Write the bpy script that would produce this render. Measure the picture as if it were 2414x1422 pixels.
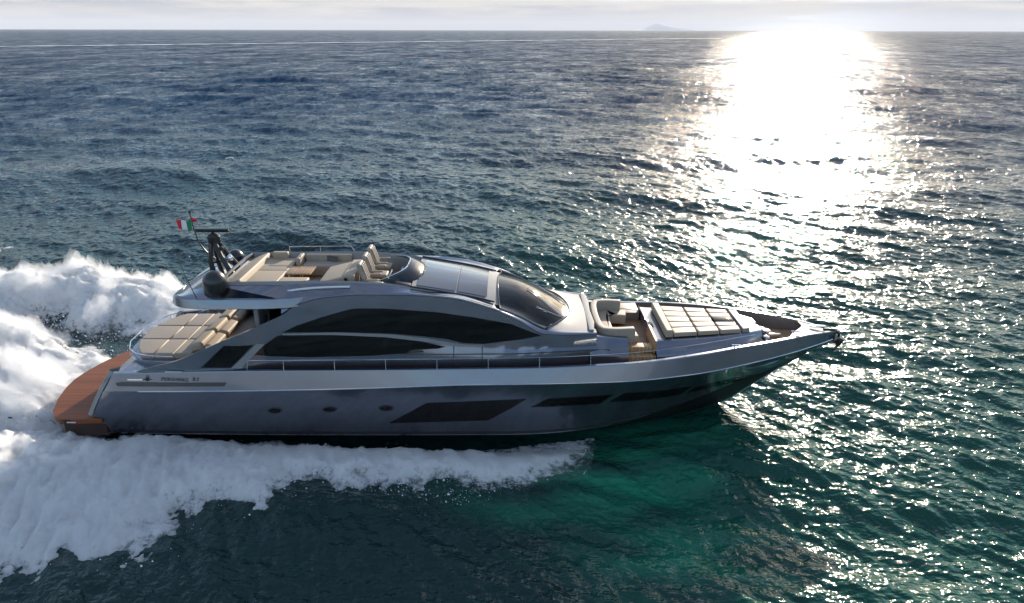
import bpy, bmesh, math, random
import numpy as np
from mathutils import Vector, Matrix
R = math.radians
rng = np.random.default_rng(7)
random.seed(7)
for o in list(bpy.data.objects): bpy.data.objects.remove(o)
scene = bpy.context.scene
COL = scene.collection

# ------------------------------------------------------------------ camera, sky, sun, exposure
H, F, YC = 11.5, 1609.0, 19.8            # camera height, focal length (photo px), distance of the yacht's centreplane
PITCH = math.atan(640 / F)
cam_d = bpy.data.cameras.new("camera"); cam = bpy.data.objects.new("camera", cam_d); COL.objects.link(cam)
cam_d.sensor_width = 36; cam_d.lens = F / 2414 * 36; cam_d.clip_start = .1; cam_d.clip_end = 90000
cam.location = (0, 0, H); cam.rotation_euler = (R(90) - PITCH, R(-.12), 0)
scene.camera = cam
SUN_EL, SUN_AZ = R(17), R(22)            # azimuth to the right of the viewing direction (+Y)
sun_d = bpy.data.lights.new("sun", 'SUN'); sun_d.energy = 4.2; sun_d.angle = R(.55); sun_d.color = (1, .88, .73)
sun = bpy.data.objects.new("sun", sun_d); COL.objects.link(sun)
sdir = Vector((math.sin(SUN_AZ) * math.cos(SUN_EL), math.cos(SUN_AZ) * math.cos(SUN_EL), math.sin(SUN_EL)))
sun.rotation_euler = sdir.to_track_quat('Z', 'Y').to_euler(); sun.location = (20, 60, 40)
scene.view_settings.view_transform = 'Standard'; scene.view_settings.look = 'None'
scene.view_settings.exposure = 0.95; scene.view_settings.gamma = 1.0
scene.cycles.use_denoising = True
scene.cycles.max_bounces = 12; scene.cycles.volume_bounces = 8; scene.cycles.sample_clamp_indirect = 6

def build_world():
    w = bpy.data.worlds.new("World"); scene.world = w; w.use_nodes = True
    nt = w.node_tree; N = nt.nodes; L = nt.links; N.clear()
    out = N.new('ShaderNodeOutputWorld'); bg = N.new('ShaderNodeBackground'); bg.inputs[1].default_value = .15
    sky = N.new('ShaderNodeTexSky'); sky.sky_type = 'NISHITA'; sky.sun_disc = False
    sky.sun_elevation = SUN_EL; sky.sun_rotation = SUN_AZ; sky.air_density = 1.0; sky.dust_density = .6; sky.ozone_density = 1.5
    tc = N.new('ShaderNodeTexCoord'); sep = N.new('ShaderNodeSeparateXYZ'); L.new(tc.outputs['Generated'], sep.inputs[0])
    # cloud layer: direction projected on a high plane
    mp = N.new('ShaderNodeMapping'); mp.inputs['Scale'].default_value = (1.3, 1.3, 14); L.new(tc.outputs['Generated'], mp.inputs[0])
    mp.inputs['Location'].default_value = (.35, .1, .45)
    n1 = N.new('ShaderNodeTexNoise'); n1.inputs['Scale'].default_value = 4.6; n1.inputs['Detail'].default_value = 9; n1.inputs['Roughness'].default_value = .62
    L.new(mp.outputs[0], n1.inputs['Vector'])
    r1 = N.new('ShaderNodeValToRGB'); r1.color_ramp.elements[0].position = .44; r1.color_ramp.elements[1].position = .60
    L.new(n1.outputs[0], r1.inputs[0])
    # veil of high haze near the horizon
    vz = N.new('ShaderNodeMapRange'); vz.inputs[1].default_value = .03; vz.inputs[2].default_value = .13; vz.inputs[3].default_value = .985; vz.inputs[4].default_value = 0
    L.new(sep.outputs[2], vz.inputs[0])
    vcol = N.new('ShaderNodeValToRGB'); cr = vcol.color_ramp
    cr.elements[0].position = 0; cr.elements[0].color = (1.76, 1.74, 1.8, 1)
    cr.elements[1].position = .07; cr.elements[1].color = (1.3, 1.42, 1.78, 1)
    L.new(sep.outputs[2], vcol.inputs[0])
    # brightening of the veil low down under the sun
    dt = N.new('ShaderNodeVectorMath'); dt.operation = 'DOT_PRODUCT'; L.new(tc.outputs['Generated'], dt.inputs[0]); dt.inputs[1].default_value = (math.sin(SUN_AZ), math.cos(SUN_AZ), 0)
    pw = N.new('ShaderNodeMath'); pw.operation = 'POWER'; pw.use_clamp = True; pw.inputs[1].default_value = 260; L.new(dt.outputs['Value'], pw.inputs[0])
    hz = N.new('ShaderNodeMapRange'); hz.interpolation_type = 'SMOOTHSTEP'; hz.inputs[1].default_value = -.002; hz.inputs[2].default_value = .03; hz.inputs[3].default_value = 2.6; hz.inputs[4].default_value = .10; L.new(sep.outputs[2], hz.inputs[0])
    gq = N.new('ShaderNodeMath'); gq.operation = 'MULTIPLY'; L.new(pw.outputs[0], gq.inputs[0]); L.new(hz.outputs[0], gq.inputs[1])
    ga = N.new('ShaderNodeMath'); ga.operation = 'ADD'; ga.inputs[1].default_value = 1; L.new(gq.outputs[0], ga.inputs[0])
    vs = N.new('ShaderNodeVectorMath'); vs.operation = 'SCALE'; L.new(vcol.outputs[0], vs.inputs[0]); L.new(ga.outputs[0], vs.inputs['Scale'])
    m1 = N.new('ShaderNodeMix'); m1.data_type = 'RGBA'
    hs = N.new('ShaderNodeHueSaturation'); sr = N.new('ShaderNodeMapRange'); sr.inputs[1].default_value = .02; sr.inputs[2].default_value = .16; sr.inputs[3].default_value = .12; sr.inputs[4].default_value = 1.5; L.new(sep.outputs[2], sr.inputs[0]); L.new(sr.outputs[0], hs.inputs['Saturation']); L.new(sky.outputs[0], hs.inputs['Color'])
    L.new(vz.outputs[0], m1.inputs[0]); L.new(hs.outputs[0], m1.inputs[6]); L.new(vs.outputs[0], m1.inputs[7])
    m2 = N.new('ShaderNodeMix'); m2.data_type = 'RGBA'
    cm = N.new('ShaderNodeMath'); cm.operation = 'MULTIPLY'; cm.inputs[1].default_value = .95
    L.new(r1.outputs[0], cm.inputs[0])
    cz = N.new('ShaderNodeMapRange'); cz.inputs[1].default_value = .004; cz.inputs[2].default_value = .022; cz.inputs[3].default_value = 0; cz.inputs[4].default_value = 1
    L.new(sep.outputs[2], cz.inputs[0]); cm2 = N.new('ShaderNodeMath'); cm2.operation = 'MULTIPLY'
    L.new(cm.outputs[0], cm2.inputs[0]); L.new(cz.outputs[0], cm2.inputs[1])
    L.new(cm2.outputs[0], m2.inputs[0]); L.new(m1.outputs[2], m2.inputs[6]); m2.inputs[7].default_value = (2.9, 2.68, 2.4, 1)
    L.new(m2.outputs[2], bg.inputs[0]); L.new(bg.outputs[0], out.inputs[0])
build_world()

# ------------------------------------------------------------------ helpers
def crv(pts):
    """smooth curve through (x, y) pairs -> function"""
    xs = np.array([p[0] for p in pts], float); ys = np.array([p[1] for p in pts], float)
    h = np.diff(xs); d = np.diff(ys) / h
    m = np.zeros_like(ys); m[0] = d[0]; m[-1] = d[-1]
    for i in range(1, len(xs) - 1):
        m[i] = 0 if d[i - 1] * d[i] <= 0 else 2 * d[i - 1] * d[i] / (d[i - 1] + d[i])
    def f(x):
        x = min(max(float(x), xs[0]), xs[-1]); i = min(int(np.searchsorted(xs, x, side='right')) - 1, len(h) - 1)
        t = (x - xs[i]) / h[i]
        return float((2*t**3 - 3*t*t + 1)*ys[i] + (t**3 - 2*t*t + t)*h[i]*m[i] + (3*t*t - 2*t**3)*ys[i+1] + (t**3 - t*t)*h[i]*m[i+1])
    return f
cp_, sp_ = math.cos(PITCH), math.sin(PITCH)
def survey(u, v, wf):
    """where the sight line of a photo point meets the surface  half-breadth = wf(x, z)  -> (x, z)"""
    a, b = (u - 1207) / F, -(v - 711) / F
    dx, dy, dz = a, cp_ + b * sp_, -sp_ + b * cp_
    x, z = 0, 3
    for _ in range(40):
        t = (YC - wf(x, z)) / dy; x, z = .5 * x + .5 * dx * t, .5 * z + .5 * (H + dz * t)
    return x, z
def ground(u, v, z=0):
    a, b = (u - 1207) / F, -(v - 711) / F
    dx, dy, dz = a, cp_ + b * sp_, -sp_ + b * cp_
    t = (z - H) / dz
    return dx * t, dy * t

def link(name, me, m, parent=None, smooth=True, angle=None):
    o = bpy.data.objects.new(name, me); COL.objects.link(o)
    if m is not None: me.materials.append(m)
    if smooth:
        me.polygons.foreach_set('use_smooth', [True] * len(me.polygons))
        if angle is not None: me.set_sharp_from_angle(angle=R(angle))
    if parent is not None: o.parent = parent
    return o
class MB:
    def __init__(s): s.v = []; s.f = []
    def add(s, v, f):
        b = len(s.v); s.v += [tuple(map(float, p)) for p in v]; s.f += [tuple(i + b for i in q) for q in f]; return s
    def grid(s, rows, closed=False):
        n = len(rows[0]); v = [p for r in rows for p in r]; f = []
        for i in range(len(rows) - 1):
            for j in range(n if closed else n - 1):
                k = (j + 1) % n; f.append((i*n + j, i*n + k, (i+1)*n + k, (i+1)*n + j))
        return s.add(v, f)
    def bm(s, bm, M=None):
        if M is not None: bm.transform(M)
        bm.verts.index_update()
        s.add([v.co[:] for v in bm.verts], [[v.index for v in q.verts] for q in bm.faces]); bm.free(); return s
    def box(s, c, size, bev=.02, rot=None, seg=2):
        bm = bmesh.new(); bmesh.ops.create_cube(bm, size=1); bmesh.ops.scale(bm, vec=size, verts=bm.verts)
        if bev: bmesh.ops.bevel(bm, geom=bm.edges[:], offset=min(bev, min(size) * .49), segments=seg, profile=.6, affect='EDGES')
        M = Matrix.Translation(c)
        if rot is not None: M = M @ Matrix.Rotation(rot[2], 4, 'Z') @ Matrix.Rotation(rot[1], 4, 'Y') @ Matrix.Rotation(rot[0], 4, 'X')
        return s.bm(bm, M)
    def tube(s, pts, r, n=8, cap=True):
        pts = [Vector(p) for p in pts]; rs = r if isinstance(r, (list, tuple)) else [r] * len(pts)
        rows = []; up = Vector((.123, .31, .94)).normalized()
        for i, p in enumerate(pts):
            d = (pts[min(i + 1, len(pts) - 1)] - pts[max(i - 1, 0)]).normalized()
            a = d.cross(up).normalized(); b = d.cross(a)
            rows.append([p + (a * math.cos(t) + b * math.sin(t)) * rs[i] for t in [2 * math.pi * k / n for k in range(n)]])
        b0 = len(s.v); s.grid(rows, True)
        if cap:
            s.f.append(tuple(b0 + k for k in range(n))); s.f.append(tuple(b0 + (len(rows) - 1) * n + k for k in reversed(range(n))))
        return s
    def lathe(s, prof, c, n=24):
        rows = [[(c[0] + r * math.cos(2*math.pi*k/n), c[1] + r * math.sin(2*math.pi*k/n), c[2] + z) for k in range(n)] for r, z in prof]
        return s.grid(rows, True)
    def slab(s, outline, z0, z1, bev=.03, M=None):
        """plan outline (x, y) extruded with a rounded rim; z0/z1 numbers or functions of (x,y)"""
        bm = bmesh.new()
        vs = [bm.verts.new((x, y, z0)) for x, y in outline]; f = bm.faces.new(vs)
        g = bmesh.ops.extrude_face_region(bm, geom=[f]); tv = [e for e in g['geom'] if isinstance(e, bmesh.types.BMVert)]
        bmesh.ops.translate(bm, vec=(0, 0, z1 - z0), verts=tv)
        bmesh.ops.recalc_face_normals(bm, faces=bm.faces[:])
        if bev:
            top = [e for e in bm.edges if all(abs(v.co.z - z1) < 1e-6 for v in e.verts)]
            bmesh.ops.bevel(bm, geom=top, offset=bev, segments=3, profile=.6, affect='EDGES')
        return s.bm(bm, M)
    def build(s, name, m, parent=None, smooth=True, angle=35, recalc=True):
        me = bpy.data.meshes.new(name); me.from_pydata(s.v, [], s.f); me.validate(); me.update()
        if recalc:
            bm = bmesh.new(); bm.from_mesh(me); bmesh.ops.remove_doubles(bm, verts=bm.verts, dist=1e-5)
            bmesh.ops.recalc_face_normals(bm, faces=bm.faces[:]); bm.to_mesh(me); bm.free()
        return link(name, me, m, parent, smooth, angle)
def B(x, w, z): return (x, YC - w, z)     # ship frame: w > 0 is the side facing the camera

def mat(name, col, rough=.5, metal=0, coat=0, spec=.5, alpha=1, extra=None):
    m = bpy.data.materials.new(name); m.use_nodes = True; p = m.node_tree.nodes['Principled BSDF']
    p.inputs['Base Color'].default_value = (*col, 1); p.inputs['Roughness'].default_value = rough
    p.inputs['Metallic'].default_value = metal; p.inputs['Coat Weight'].default_value = coat; p.inputs['Coat Roughness'].default_value = .04
    p.inputs['Specular IOR Level'].default_value = spec; p.inputs['Alpha'].default_value = alpha
    if extra: extra(m, m.node_tree, p)
    return m
def noise_mod(scale=3, amt=.15, bump=0, rvar=.0, stretch=(1, 1, 1), bscale=None):
    def f(m, nt, p):
        N, L = nt.nodes, nt.links
        tc = N.new('ShaderNodeTexCoord'); mp = N.new('ShaderNodeMapping'); mp.inputs['Scale'].default_value = stretch
        L.new(tc.outputs['Object'], mp.inputs[0])
        n = N.new('ShaderNodeTexNoise'); n.inputs['Scale'].default_value = scale; n.inputs['Detail'].default_value = 6; L.new(mp.outputs[0], n.inputs[0])
        c = p.inputs['Base Color'].default_value[:]
        r = N.new('ShaderNodeValToRGB'); r.color_ramp.elements[0].position = .3; r.color_ramp.elements[1].position = .7
        r.color_ramp.elements[0].color = (*[k * (1 - amt) for k in c[:3]], 1); r.color_ramp.elements[1].color = (*[k * (1 + amt) for k in c[:3]], 1)
        L.new(n.outputs[0], r.inputs[0]); L.new(r.outputs[0], p.inputs['Base Color'])
        if rvar:
            q = N.new('ShaderNodeMapRange'); b = p.inputs['Roughness'].default_value
            q.inputs[3].default_value = max(0, b - rvar); q.inputs[4].default_value = b + rvar
            L.new(n.outputs[0], q.inputs[0]); L.new(q.outputs[0], p.inputs['Roughness'])
        if bump:
            n2 = N.new('ShaderNodeTexNoise'); n2.inputs['Scale'].default_value = bscale or scale * 4; n2.inputs['Detail'].default_value = 4; L.new(mp.outputs[0], n2.inputs[0])
            bp = N.new('ShaderNodeBump'); bp.inputs['Strength'].default_value = bump; bp.inputs['Distance'].default_value = .01
            L.new(n2.outputs[0], bp.inputs['Height']); L.new(bp.outputs[0], p.inputs['Normal'])
    return f
def planks(width=.06, axis='Y', dark=.25):
    def f(m, nt, p):
        N, L = nt.nodes, nt.links
        c = p.inputs['Base Color'].default_value[:]
        tc = N.new('ShaderNodeTexCoord'); sep = N.new('ShaderNodeSeparateXYZ'); L.new(tc.outputs['Object'], sep.inputs[0])
        d = N.new('ShaderNodeMath'); d.operation = 'DIVIDE'; d.inputs[1].default_value = width; L.new(sep.outputs[axis], d.inputs[0])
        fr = N.new('ShaderNodeMath'); fr.operation = 'FRACT'; L.new(d.outputs[0], fr.inputs[0])
        fl = N.new('ShaderNodeMath'); fl.operation = 'FLOOR'; L.new(d.outputs[0], fl.inputs[0])
        lt = N.new('ShaderNodeMath'); lt.operation = 'LESS_THAN'; lt.inputs[1].default_value = .14; L.new(fr.outputs[0], lt.inputs[0])
        wn = N.new('ShaderNodeTexWhiteNoise'); wn.noise_dimensions = '1D'; L.new(fl.outputs[0], wn.inputs['W'])
        mp = N.new('ShaderNodeMapping'); mp.inputs['Scale'].default_value = (2, 30, 30) if axis == 'Y' else (30, 2, 30); L.new(tc.outputs['Object'], mp.inputs[0])
        n = N.new('ShaderNodeTexNoise'); n.inputs['Scale'].default_value = 1.5; n.inputs['Detail'].default_value = 5; L.new(mp.outputs[0], n.inputs[0])
        ad = N.new('ShaderNodeMath'); ad.operation = 'ADD'; L.new(wn.outputs[0], ad.inputs[0]); L.new(n.outputs[0], ad.inputs[1])
        r = N.new('ShaderNodeMapRange'); r.inputs[1].default_value = .3; r.inputs[2].default_value = 1.7; r.inputs[3].default_value = .72; r.inputs[4].default_value = 1.25; L.new(ad.outputs[0], r.inputs[0])
        sc = N.new('ShaderNodeVectorMath'); sc.operation = 'SCALE'; sc.inputs[0].default_value = c[:3]; L.new(r.outputs[0], sc.inputs['Scale'])
        mx = N.new('ShaderNodeMix'); mx.data_type = 'RGBA'; L.new(lt.outputs[0], mx.inputs[0]); L.new(sc.outputs[0], mx.inputs[6])
        mx.inputs[7].default_value = (*[k * dark for k in c[:3]], 1); L.new(mx.outputs[2], p.inputs['Base Color'])
    return f
M = dict(
    paint=mat('silver_blue_paint', (.165, .178, .215), .24, .85, .8, extra=noise_mod(1.5, .05, rvar=.05)),
    roof=mat('pale_grey_gelcoat', (.25, .25, .245), .55, .0, .0, spec=.25, extra=noise_mod(3, .05)),
    bottom=mat('antifouling', (.012, .010, .012), .45),
    black=mat('black_plastic', (.012, .012, .013), .3, coat=.3),
    dglass=mat('dark_glass', (.006, .005, .005), .04, spec=.35),
    teak=mat('teak', (.30, .165, .085), .55, extra=planks(.055)),
    teakred=mat('wet_teak', (.22, .070, .024), .5, spec=.25, extra=planks(.075)),
    bronze=mat('bronze_paint', (.10, .055, .04), .25, .5, .5),
    leather=mat('beige_leather', (.31, .26, .205), .6, extra=noise_mod(14, .06, .25)),
    leather2=mat('cream_leather', (.35, .28, .20), .6, extra=noise_mod(14, .06, .25)),
    chrome=mat('chrome', (.75, .76, .78), .12, 1),
    white=mat('white_gelcoat', (.75, .75, .74), .35),
    dark=mat('dark_trim', (.03, .03, .035), .35, coat=.3),
    inner=mat('bulwark_lining', (.20, .145, .115), .5, extra=noise_mod(5, .1)),
    cabin=mat('cabin_interior', (.10, .08, .065), .6),
    wood=mat('varnished_wood', (.42, .25, .12), .4, extra=planks(.11, 'X')),
    darkband=mat('dark_band', (.035, .026, .030), .3),
    green=mat('flag_green', (.02, .22, .09), .8), fwhite=mat('flag_white', (.8, .8, .78), .8), red=mat('flag_red', (.62, .03, .04), .8),
    grey=mat('sunroof_glass', (.09, .10, .12), .10, 0, .2),
)
def glass_mat(rough=.06, ior=1.55):
    m = bpy.data.materials.new('tinted_glass'); m.use_nodes = True; N, L = m.node_tree.nodes, m.node_tree.links; N.clear()
    o = N.new('ShaderNodeOutputMaterial'); t = N.new('ShaderNodeBsdfTransparent'); t.inputs[0].default_value = (.20, .24, .23, 1)
    g = N.new('ShaderNodeBsdfGlossy'); g.inputs['Roughness'].default_value = rough; g.inputs[0].default_value = (1, 1, 1, 1)
    fr = N.new('ShaderNodeFresnel'); fr.inputs[0].default_value = ior; mx = N.new('ShaderNodeMixShader')
    L.new(fr.outputs[0], mx.inputs[0]); L.new(t.outputs[0], mx.inputs[1]); L.new(g.outputs[0], mx.inputs[2]); L.new(mx.outputs[0], o.inputs[0]); return m
M['glass'] = glass_mat(.08, 1.36); M['fglass'] = glass_mat(.12)

# ------------------------------------------------------------------ sea
def band(L, n, lam0, lam1, direc, spread, seed, power=1.0):
    """one band of random waves on an n x n tile of side L (periodic), unit rms slope"""
    g = np.random.default_rng(seed)
    k = np.fft.fftfreq(n, L / n) * 2 * np.pi; kx, ky = np.meshgrid(k, k, indexing='ij'); kk = np.hypot(kx, ky); kk[0, 0] = 1e-9
    lam = 2 * np.pi / kk
    A = np.where((lam > lam0) & (lam < lam1), kk ** (-2.0 * power), 0.0)
    th = np.arctan2(ky, kx) - direc; A = A * (spread + (1 - spread) * np.cos(th) ** 4)
    z = np.fft.ifft2(A * (g.normal(size=(n, n)) + 1j * g.normal(size=(n, n)))).real
    sx, sy = np.gradient(z, L / n); z = z / math.sqrt((sx**2 + sy**2).mean())
    return z.astype(np.float32), L
def sample(tile, x, y, rot=0.0):
    z, L = tile; n = z.shape[0]; c, s = math.cos(rot), math.sin(rot)
    u = ((x * c + y * s) / L * n) % n; v = ((-x * s + y * c) / L * n) % n
    i = np.floor(u).astype(int) % n; j = np.floor(v).astype(int) % n; fu = u - np.floor(u); fv = v - np.floor(v)
    fu = fu * fu * (3 - 2 * fu); fv = fv * fv * (3 - 2 * fv)
    i2 = (i + 1) % n; j2 = (j + 1) % n
    return z[i, j]*(1-fu)*(1-fv) + z[i2, j]*fu*(1-fv) + z[i, j2]*(1-fu)*fv + z[i2, j2]*fu*fv
WD = R(62)
BANDS = [  # tile, slope, shortest wavelength
    (band(211, 512, 9, 30, R(86), .04, 1), .05, 12),
    (band(97, 512, 3.0, 10, R(78), .08, 2), .085, 4),
    (band(41, 512, .8, 3.0, R(52), .10, 3), .13, 1.0),
    (band(19, 512, .25, .9, R(40), .18, 4), .19, .33),
]
def sea_height(x, y, spacing, across=None):
    z = np.zeros_like(x); across = spacing if across is None else across
    for (t, sl, lm) in BANDS:
        w = np.maximum(np.clip((lm * .8 / spacing - .6) / .8, 0, 1), .9 * np.clip((lm * .8 / across - .6) / .8, 0, 1))
        z = z + w * sl * sample(t, x, y, .0)
    return z
def sm(a, b, x):
    t = np.clip((x - a) / (b - a), 0, 1); return t * t * (3 - 2 * t)
def in_poly(px, py, poly):
    ins = np.zeros(px.shape, bool); n = len(poly)
    for i in range(n):
        x0, y0 = poly[i]; x1, y1 = poly[(i + 1) % n]
        if y0 == y1: continue
        c = ((y0 > py) != (y1 > py)) & (px < (x1 - x0) * (py - y0) / (y1 - y0) + x0); ins ^= c
    return ins
def sdist(px, py, poly):
    """signed distance to polygon, positive inside"""
    d = np.full(px.shape, 1e9); n = len(poly)
    for i in range(n):
        ax, ay = poly[i]; bx, by = poly[(i + 1) % n]; ex, ey = bx - ax, by - ay
        t = np.clip(((px - ax) * ex + (py - ay) * ey) / (ex * ex + ey * ey + 1e-12), 0, 1)
        d = np.minimum(d, np.hypot(px - ax - t * ex, py - ay - t * ey))
    return np.where(in_poly(px, py, poly), d, -d)
def mesh_grid(name, X, Y, Z, m, keep=None, wrap=False, attrs=None):
    nr, nc = X.shape; co = np.stack([X, Y, Z], -1).reshape(-1, 3).astype(np.float32)
    idx = np.arange(nr * nc).reshape(nr, nc)
    if wrap: a, b = idx[:-1], np.roll(idx, -1, 1)[:-1]; c, d = np.roll(idx, -1, 1)[1:], idx[1:]
    else: a, b, c, d = idx[:-1, :-1], idx[:-1, 1:], idx[1:, 1:], idx[1:, :-1]
    q = np.stack([a, b, c, d], -1).reshape(-1, 4)
    if keep is not None:
        k = keep.reshape(-1); q = q[k[q].all(1)]
        used = np.zeros(len(co), bool); used[q] = True; mp = np.cumsum(used) - 1; co = co[used]; q = mp[q]
        if attrs: attrs = {n_: a_.reshape(-1)[used] for n_, a_ in attrs.items()}
    me = bpy.data.meshes.new(name); me.vertices.add(len(co)); me.vertices.foreach_set('co', co.ravel())
    me.loops.add(q.size); me.loops.foreach_set('vertex_index', q.ravel().astype(np.int32))
    me.polygons.add(len(q)); me.polygons.foreach_set('loop_start', np.arange(0, q.size, 4, dtype=np.int32))
    me.update(calc_edges=True); me.polygons.foreach_set('use_smooth', np.ones(len(q), bool))
    for n_, a_ in (attrs or {}).items():
        at = me.attributes.new(n_, 'FLOAT', 'POINT'); at.data.foreach_set('value', a_.reshape(-1).astype(np.float32))
    me.materials.append(m); o = bpy.data.objects.new(name, me); COL.objects.link(o); return o

def sea_mat():
    m = bpy.data.materials.new('sea_water'); m.use_nodes = True; N, L = m.node_tree.nodes, m.node_tree.links
    p = N['Principled BSDF']; p.inputs['IOR'].default_value = 1.33; rs = N.new('ShaderNodeMapRange'); rs.inputs[3].default_value = .36; rs.inputs[4].default_value = .25; L.new(N.new('ShaderNodeAttribute').outputs[2], rs.inputs[0]); rs.inputs[0].links[0].from_node.attribute_name = 'far'; L.new(rs.outputs[0], p.inputs['Specular IOR Level'])
    geo = N.new('ShaderNodeNewGeometry'); at = N.new('ShaderNodeAttribute'); at.attribute_name = 'aer_glow'
    far = N.new('ShaderNodeAttribute'); far.attribute_name = 'far'
    nz = N.new('ShaderNodeTexNoise'); nz.inputs['Scale'].default_value = .05; nz.inputs['Detail'].default_value = 4; L.new(geo.outputs[0], nz.inputs[0])
    c1 = N.new('ShaderNodeMix'); c1.data_type = 'RGBA'; c1.inputs[6].default_value = (.006, .019, .021, 1); c1.inputs[7].default_value = (.010, .044, .037, 1)
    L.new(nz.outputs[0], c1.inputs[0])
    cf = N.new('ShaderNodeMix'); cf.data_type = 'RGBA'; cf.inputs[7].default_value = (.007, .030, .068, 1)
    dp = N.new('ShaderNodeAttribute'); dp.attribute_name = 'cam_dist'; L.new(dp.outputs[2], cf.inputs[0]); L.new(c1.outputs[2], cf.inputs[6])  # bluer with distance: far sky reflection painted into the water colour
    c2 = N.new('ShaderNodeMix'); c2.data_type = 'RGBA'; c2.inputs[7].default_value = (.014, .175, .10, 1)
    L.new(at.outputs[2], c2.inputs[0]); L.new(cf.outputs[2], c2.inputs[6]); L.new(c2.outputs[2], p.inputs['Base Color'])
    rr = N.new('ShaderNodeMapRange'); rr.inputs[3].default_value = .11; rr.inputs[4].default_value = .12; L.new(far.outputs[2], rr.inputs[0]); L.new(rr.outputs[0], p.inputs['Roughness'])
    def bump(sc, stretch, dist, rot, prev, det=3, strength=1.0, fac=None):
        mp = N.new('ShaderNodeMapping'); mp.inputs['Scale'].default_value = stretch; mp.inputs['Rotation'].default_value = (0, 0, rot); L.new(geo.outputs[0], mp.inputs[0])
        n = N.new('ShaderNodeTexNoise'); n.inputs['Scale'].default_value = sc; n.inputs['Detail'].default_value = det; n.inputs['Roughness'].default_value = .55; L.new(mp.outputs[0], n.inputs[0])
        b = N.new('ShaderNodeBump'); b.inputs['Distance'].default_value = dist; b.inputs['Strength'].default_value = strength; L.new(n.outputs[0], b.inputs['Height'])
        if fac is not None: L.new(fac, b.inputs['Strength'])
        if prev is not None: L.new(prev.outputs[0], b.inputs['Normal'])
        return b
    inv = N.new('ShaderNodeMapRange'); inv.inputs[3].default_value = 1; inv.inputs[4].default_value = .25; L.new(far.outputs[2], inv.inputs[0])
    b = bump(6.0, (1, .7, 1), .05, .5, None, 2, fac=inv.outputs[0]); b = bump(1.7, (.6, 1, 1), .22, -.4, b, 3, fac=inv.outputs[0])
    b = bump(.45, (.5, 1, 1), .85, -.2, b, 6, fac=far.outputs[2]); b = bump(.07, (.4, 1, 1), 2.2, -.1, b, 4, fac=far.outputs[2])
    L.new(b.outputs[0], p.inputs['Normal'])
    # distant facets face the viewer at steeper angles than the mean surface: part of the mirror term is replaced by water body
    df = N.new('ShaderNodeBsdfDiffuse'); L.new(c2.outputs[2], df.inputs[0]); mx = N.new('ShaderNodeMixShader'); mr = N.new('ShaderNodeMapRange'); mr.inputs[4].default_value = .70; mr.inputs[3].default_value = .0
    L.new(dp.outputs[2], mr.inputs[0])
    # distant ripple facets painted in by noise: rougher patches mirror less sky
    mp = N.new('ShaderNodeMapping'); mp.inputs['Scale'].default_value = (1.0, .55, 1); mp.inputs['Rotation'].default_value = (0, 0, R(-8)); L.new(geo.outputs[0], mp.inputs[0])
    ws_ = N.new('ShaderNodeTexNoise'); ws_.inputs['Scale'].default_value = .035; ws_.inputs['Detail'].default_value = 7; ws_.inputs['Roughness'].default_value = .95; L.new(mp.outputs[0], ws_.inputs[0])
    wm = N.new('ShaderNodeMapRange'); wm.inputs[1].default_value = .38; wm.inputs[2].default_value = .62; wm.inputs[3].default_value = -.40; wm.inputs[4].default_value = .34; L.new(ws_.outputs[0], wm.inputs[0])
    rz = N.new('ShaderNodeMath'); rz.operation = 'MULTIPLY_ADD'; rz.inputs[1].default_value = .20; L.new(wm.outputs[0], rz.inputs[0]); L.new(rr.outputs[0], rz.inputs[2]); L.new(rz.outputs[0], p.inputs['Roughness'])
    wq = N.new('ShaderNodeMath'); wq.operation = 'MULTIPLY'; L.new(wm.outputs[0], wq.inputs[0]); L.new(dp.outputs[2], wq.inputs[1])
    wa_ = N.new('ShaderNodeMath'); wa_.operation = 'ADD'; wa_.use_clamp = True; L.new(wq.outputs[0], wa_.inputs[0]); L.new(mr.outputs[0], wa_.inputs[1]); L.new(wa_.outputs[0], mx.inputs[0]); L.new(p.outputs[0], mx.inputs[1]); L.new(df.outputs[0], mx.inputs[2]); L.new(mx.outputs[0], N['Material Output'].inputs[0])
    return m
M['sea'] = sea_mat()
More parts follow.
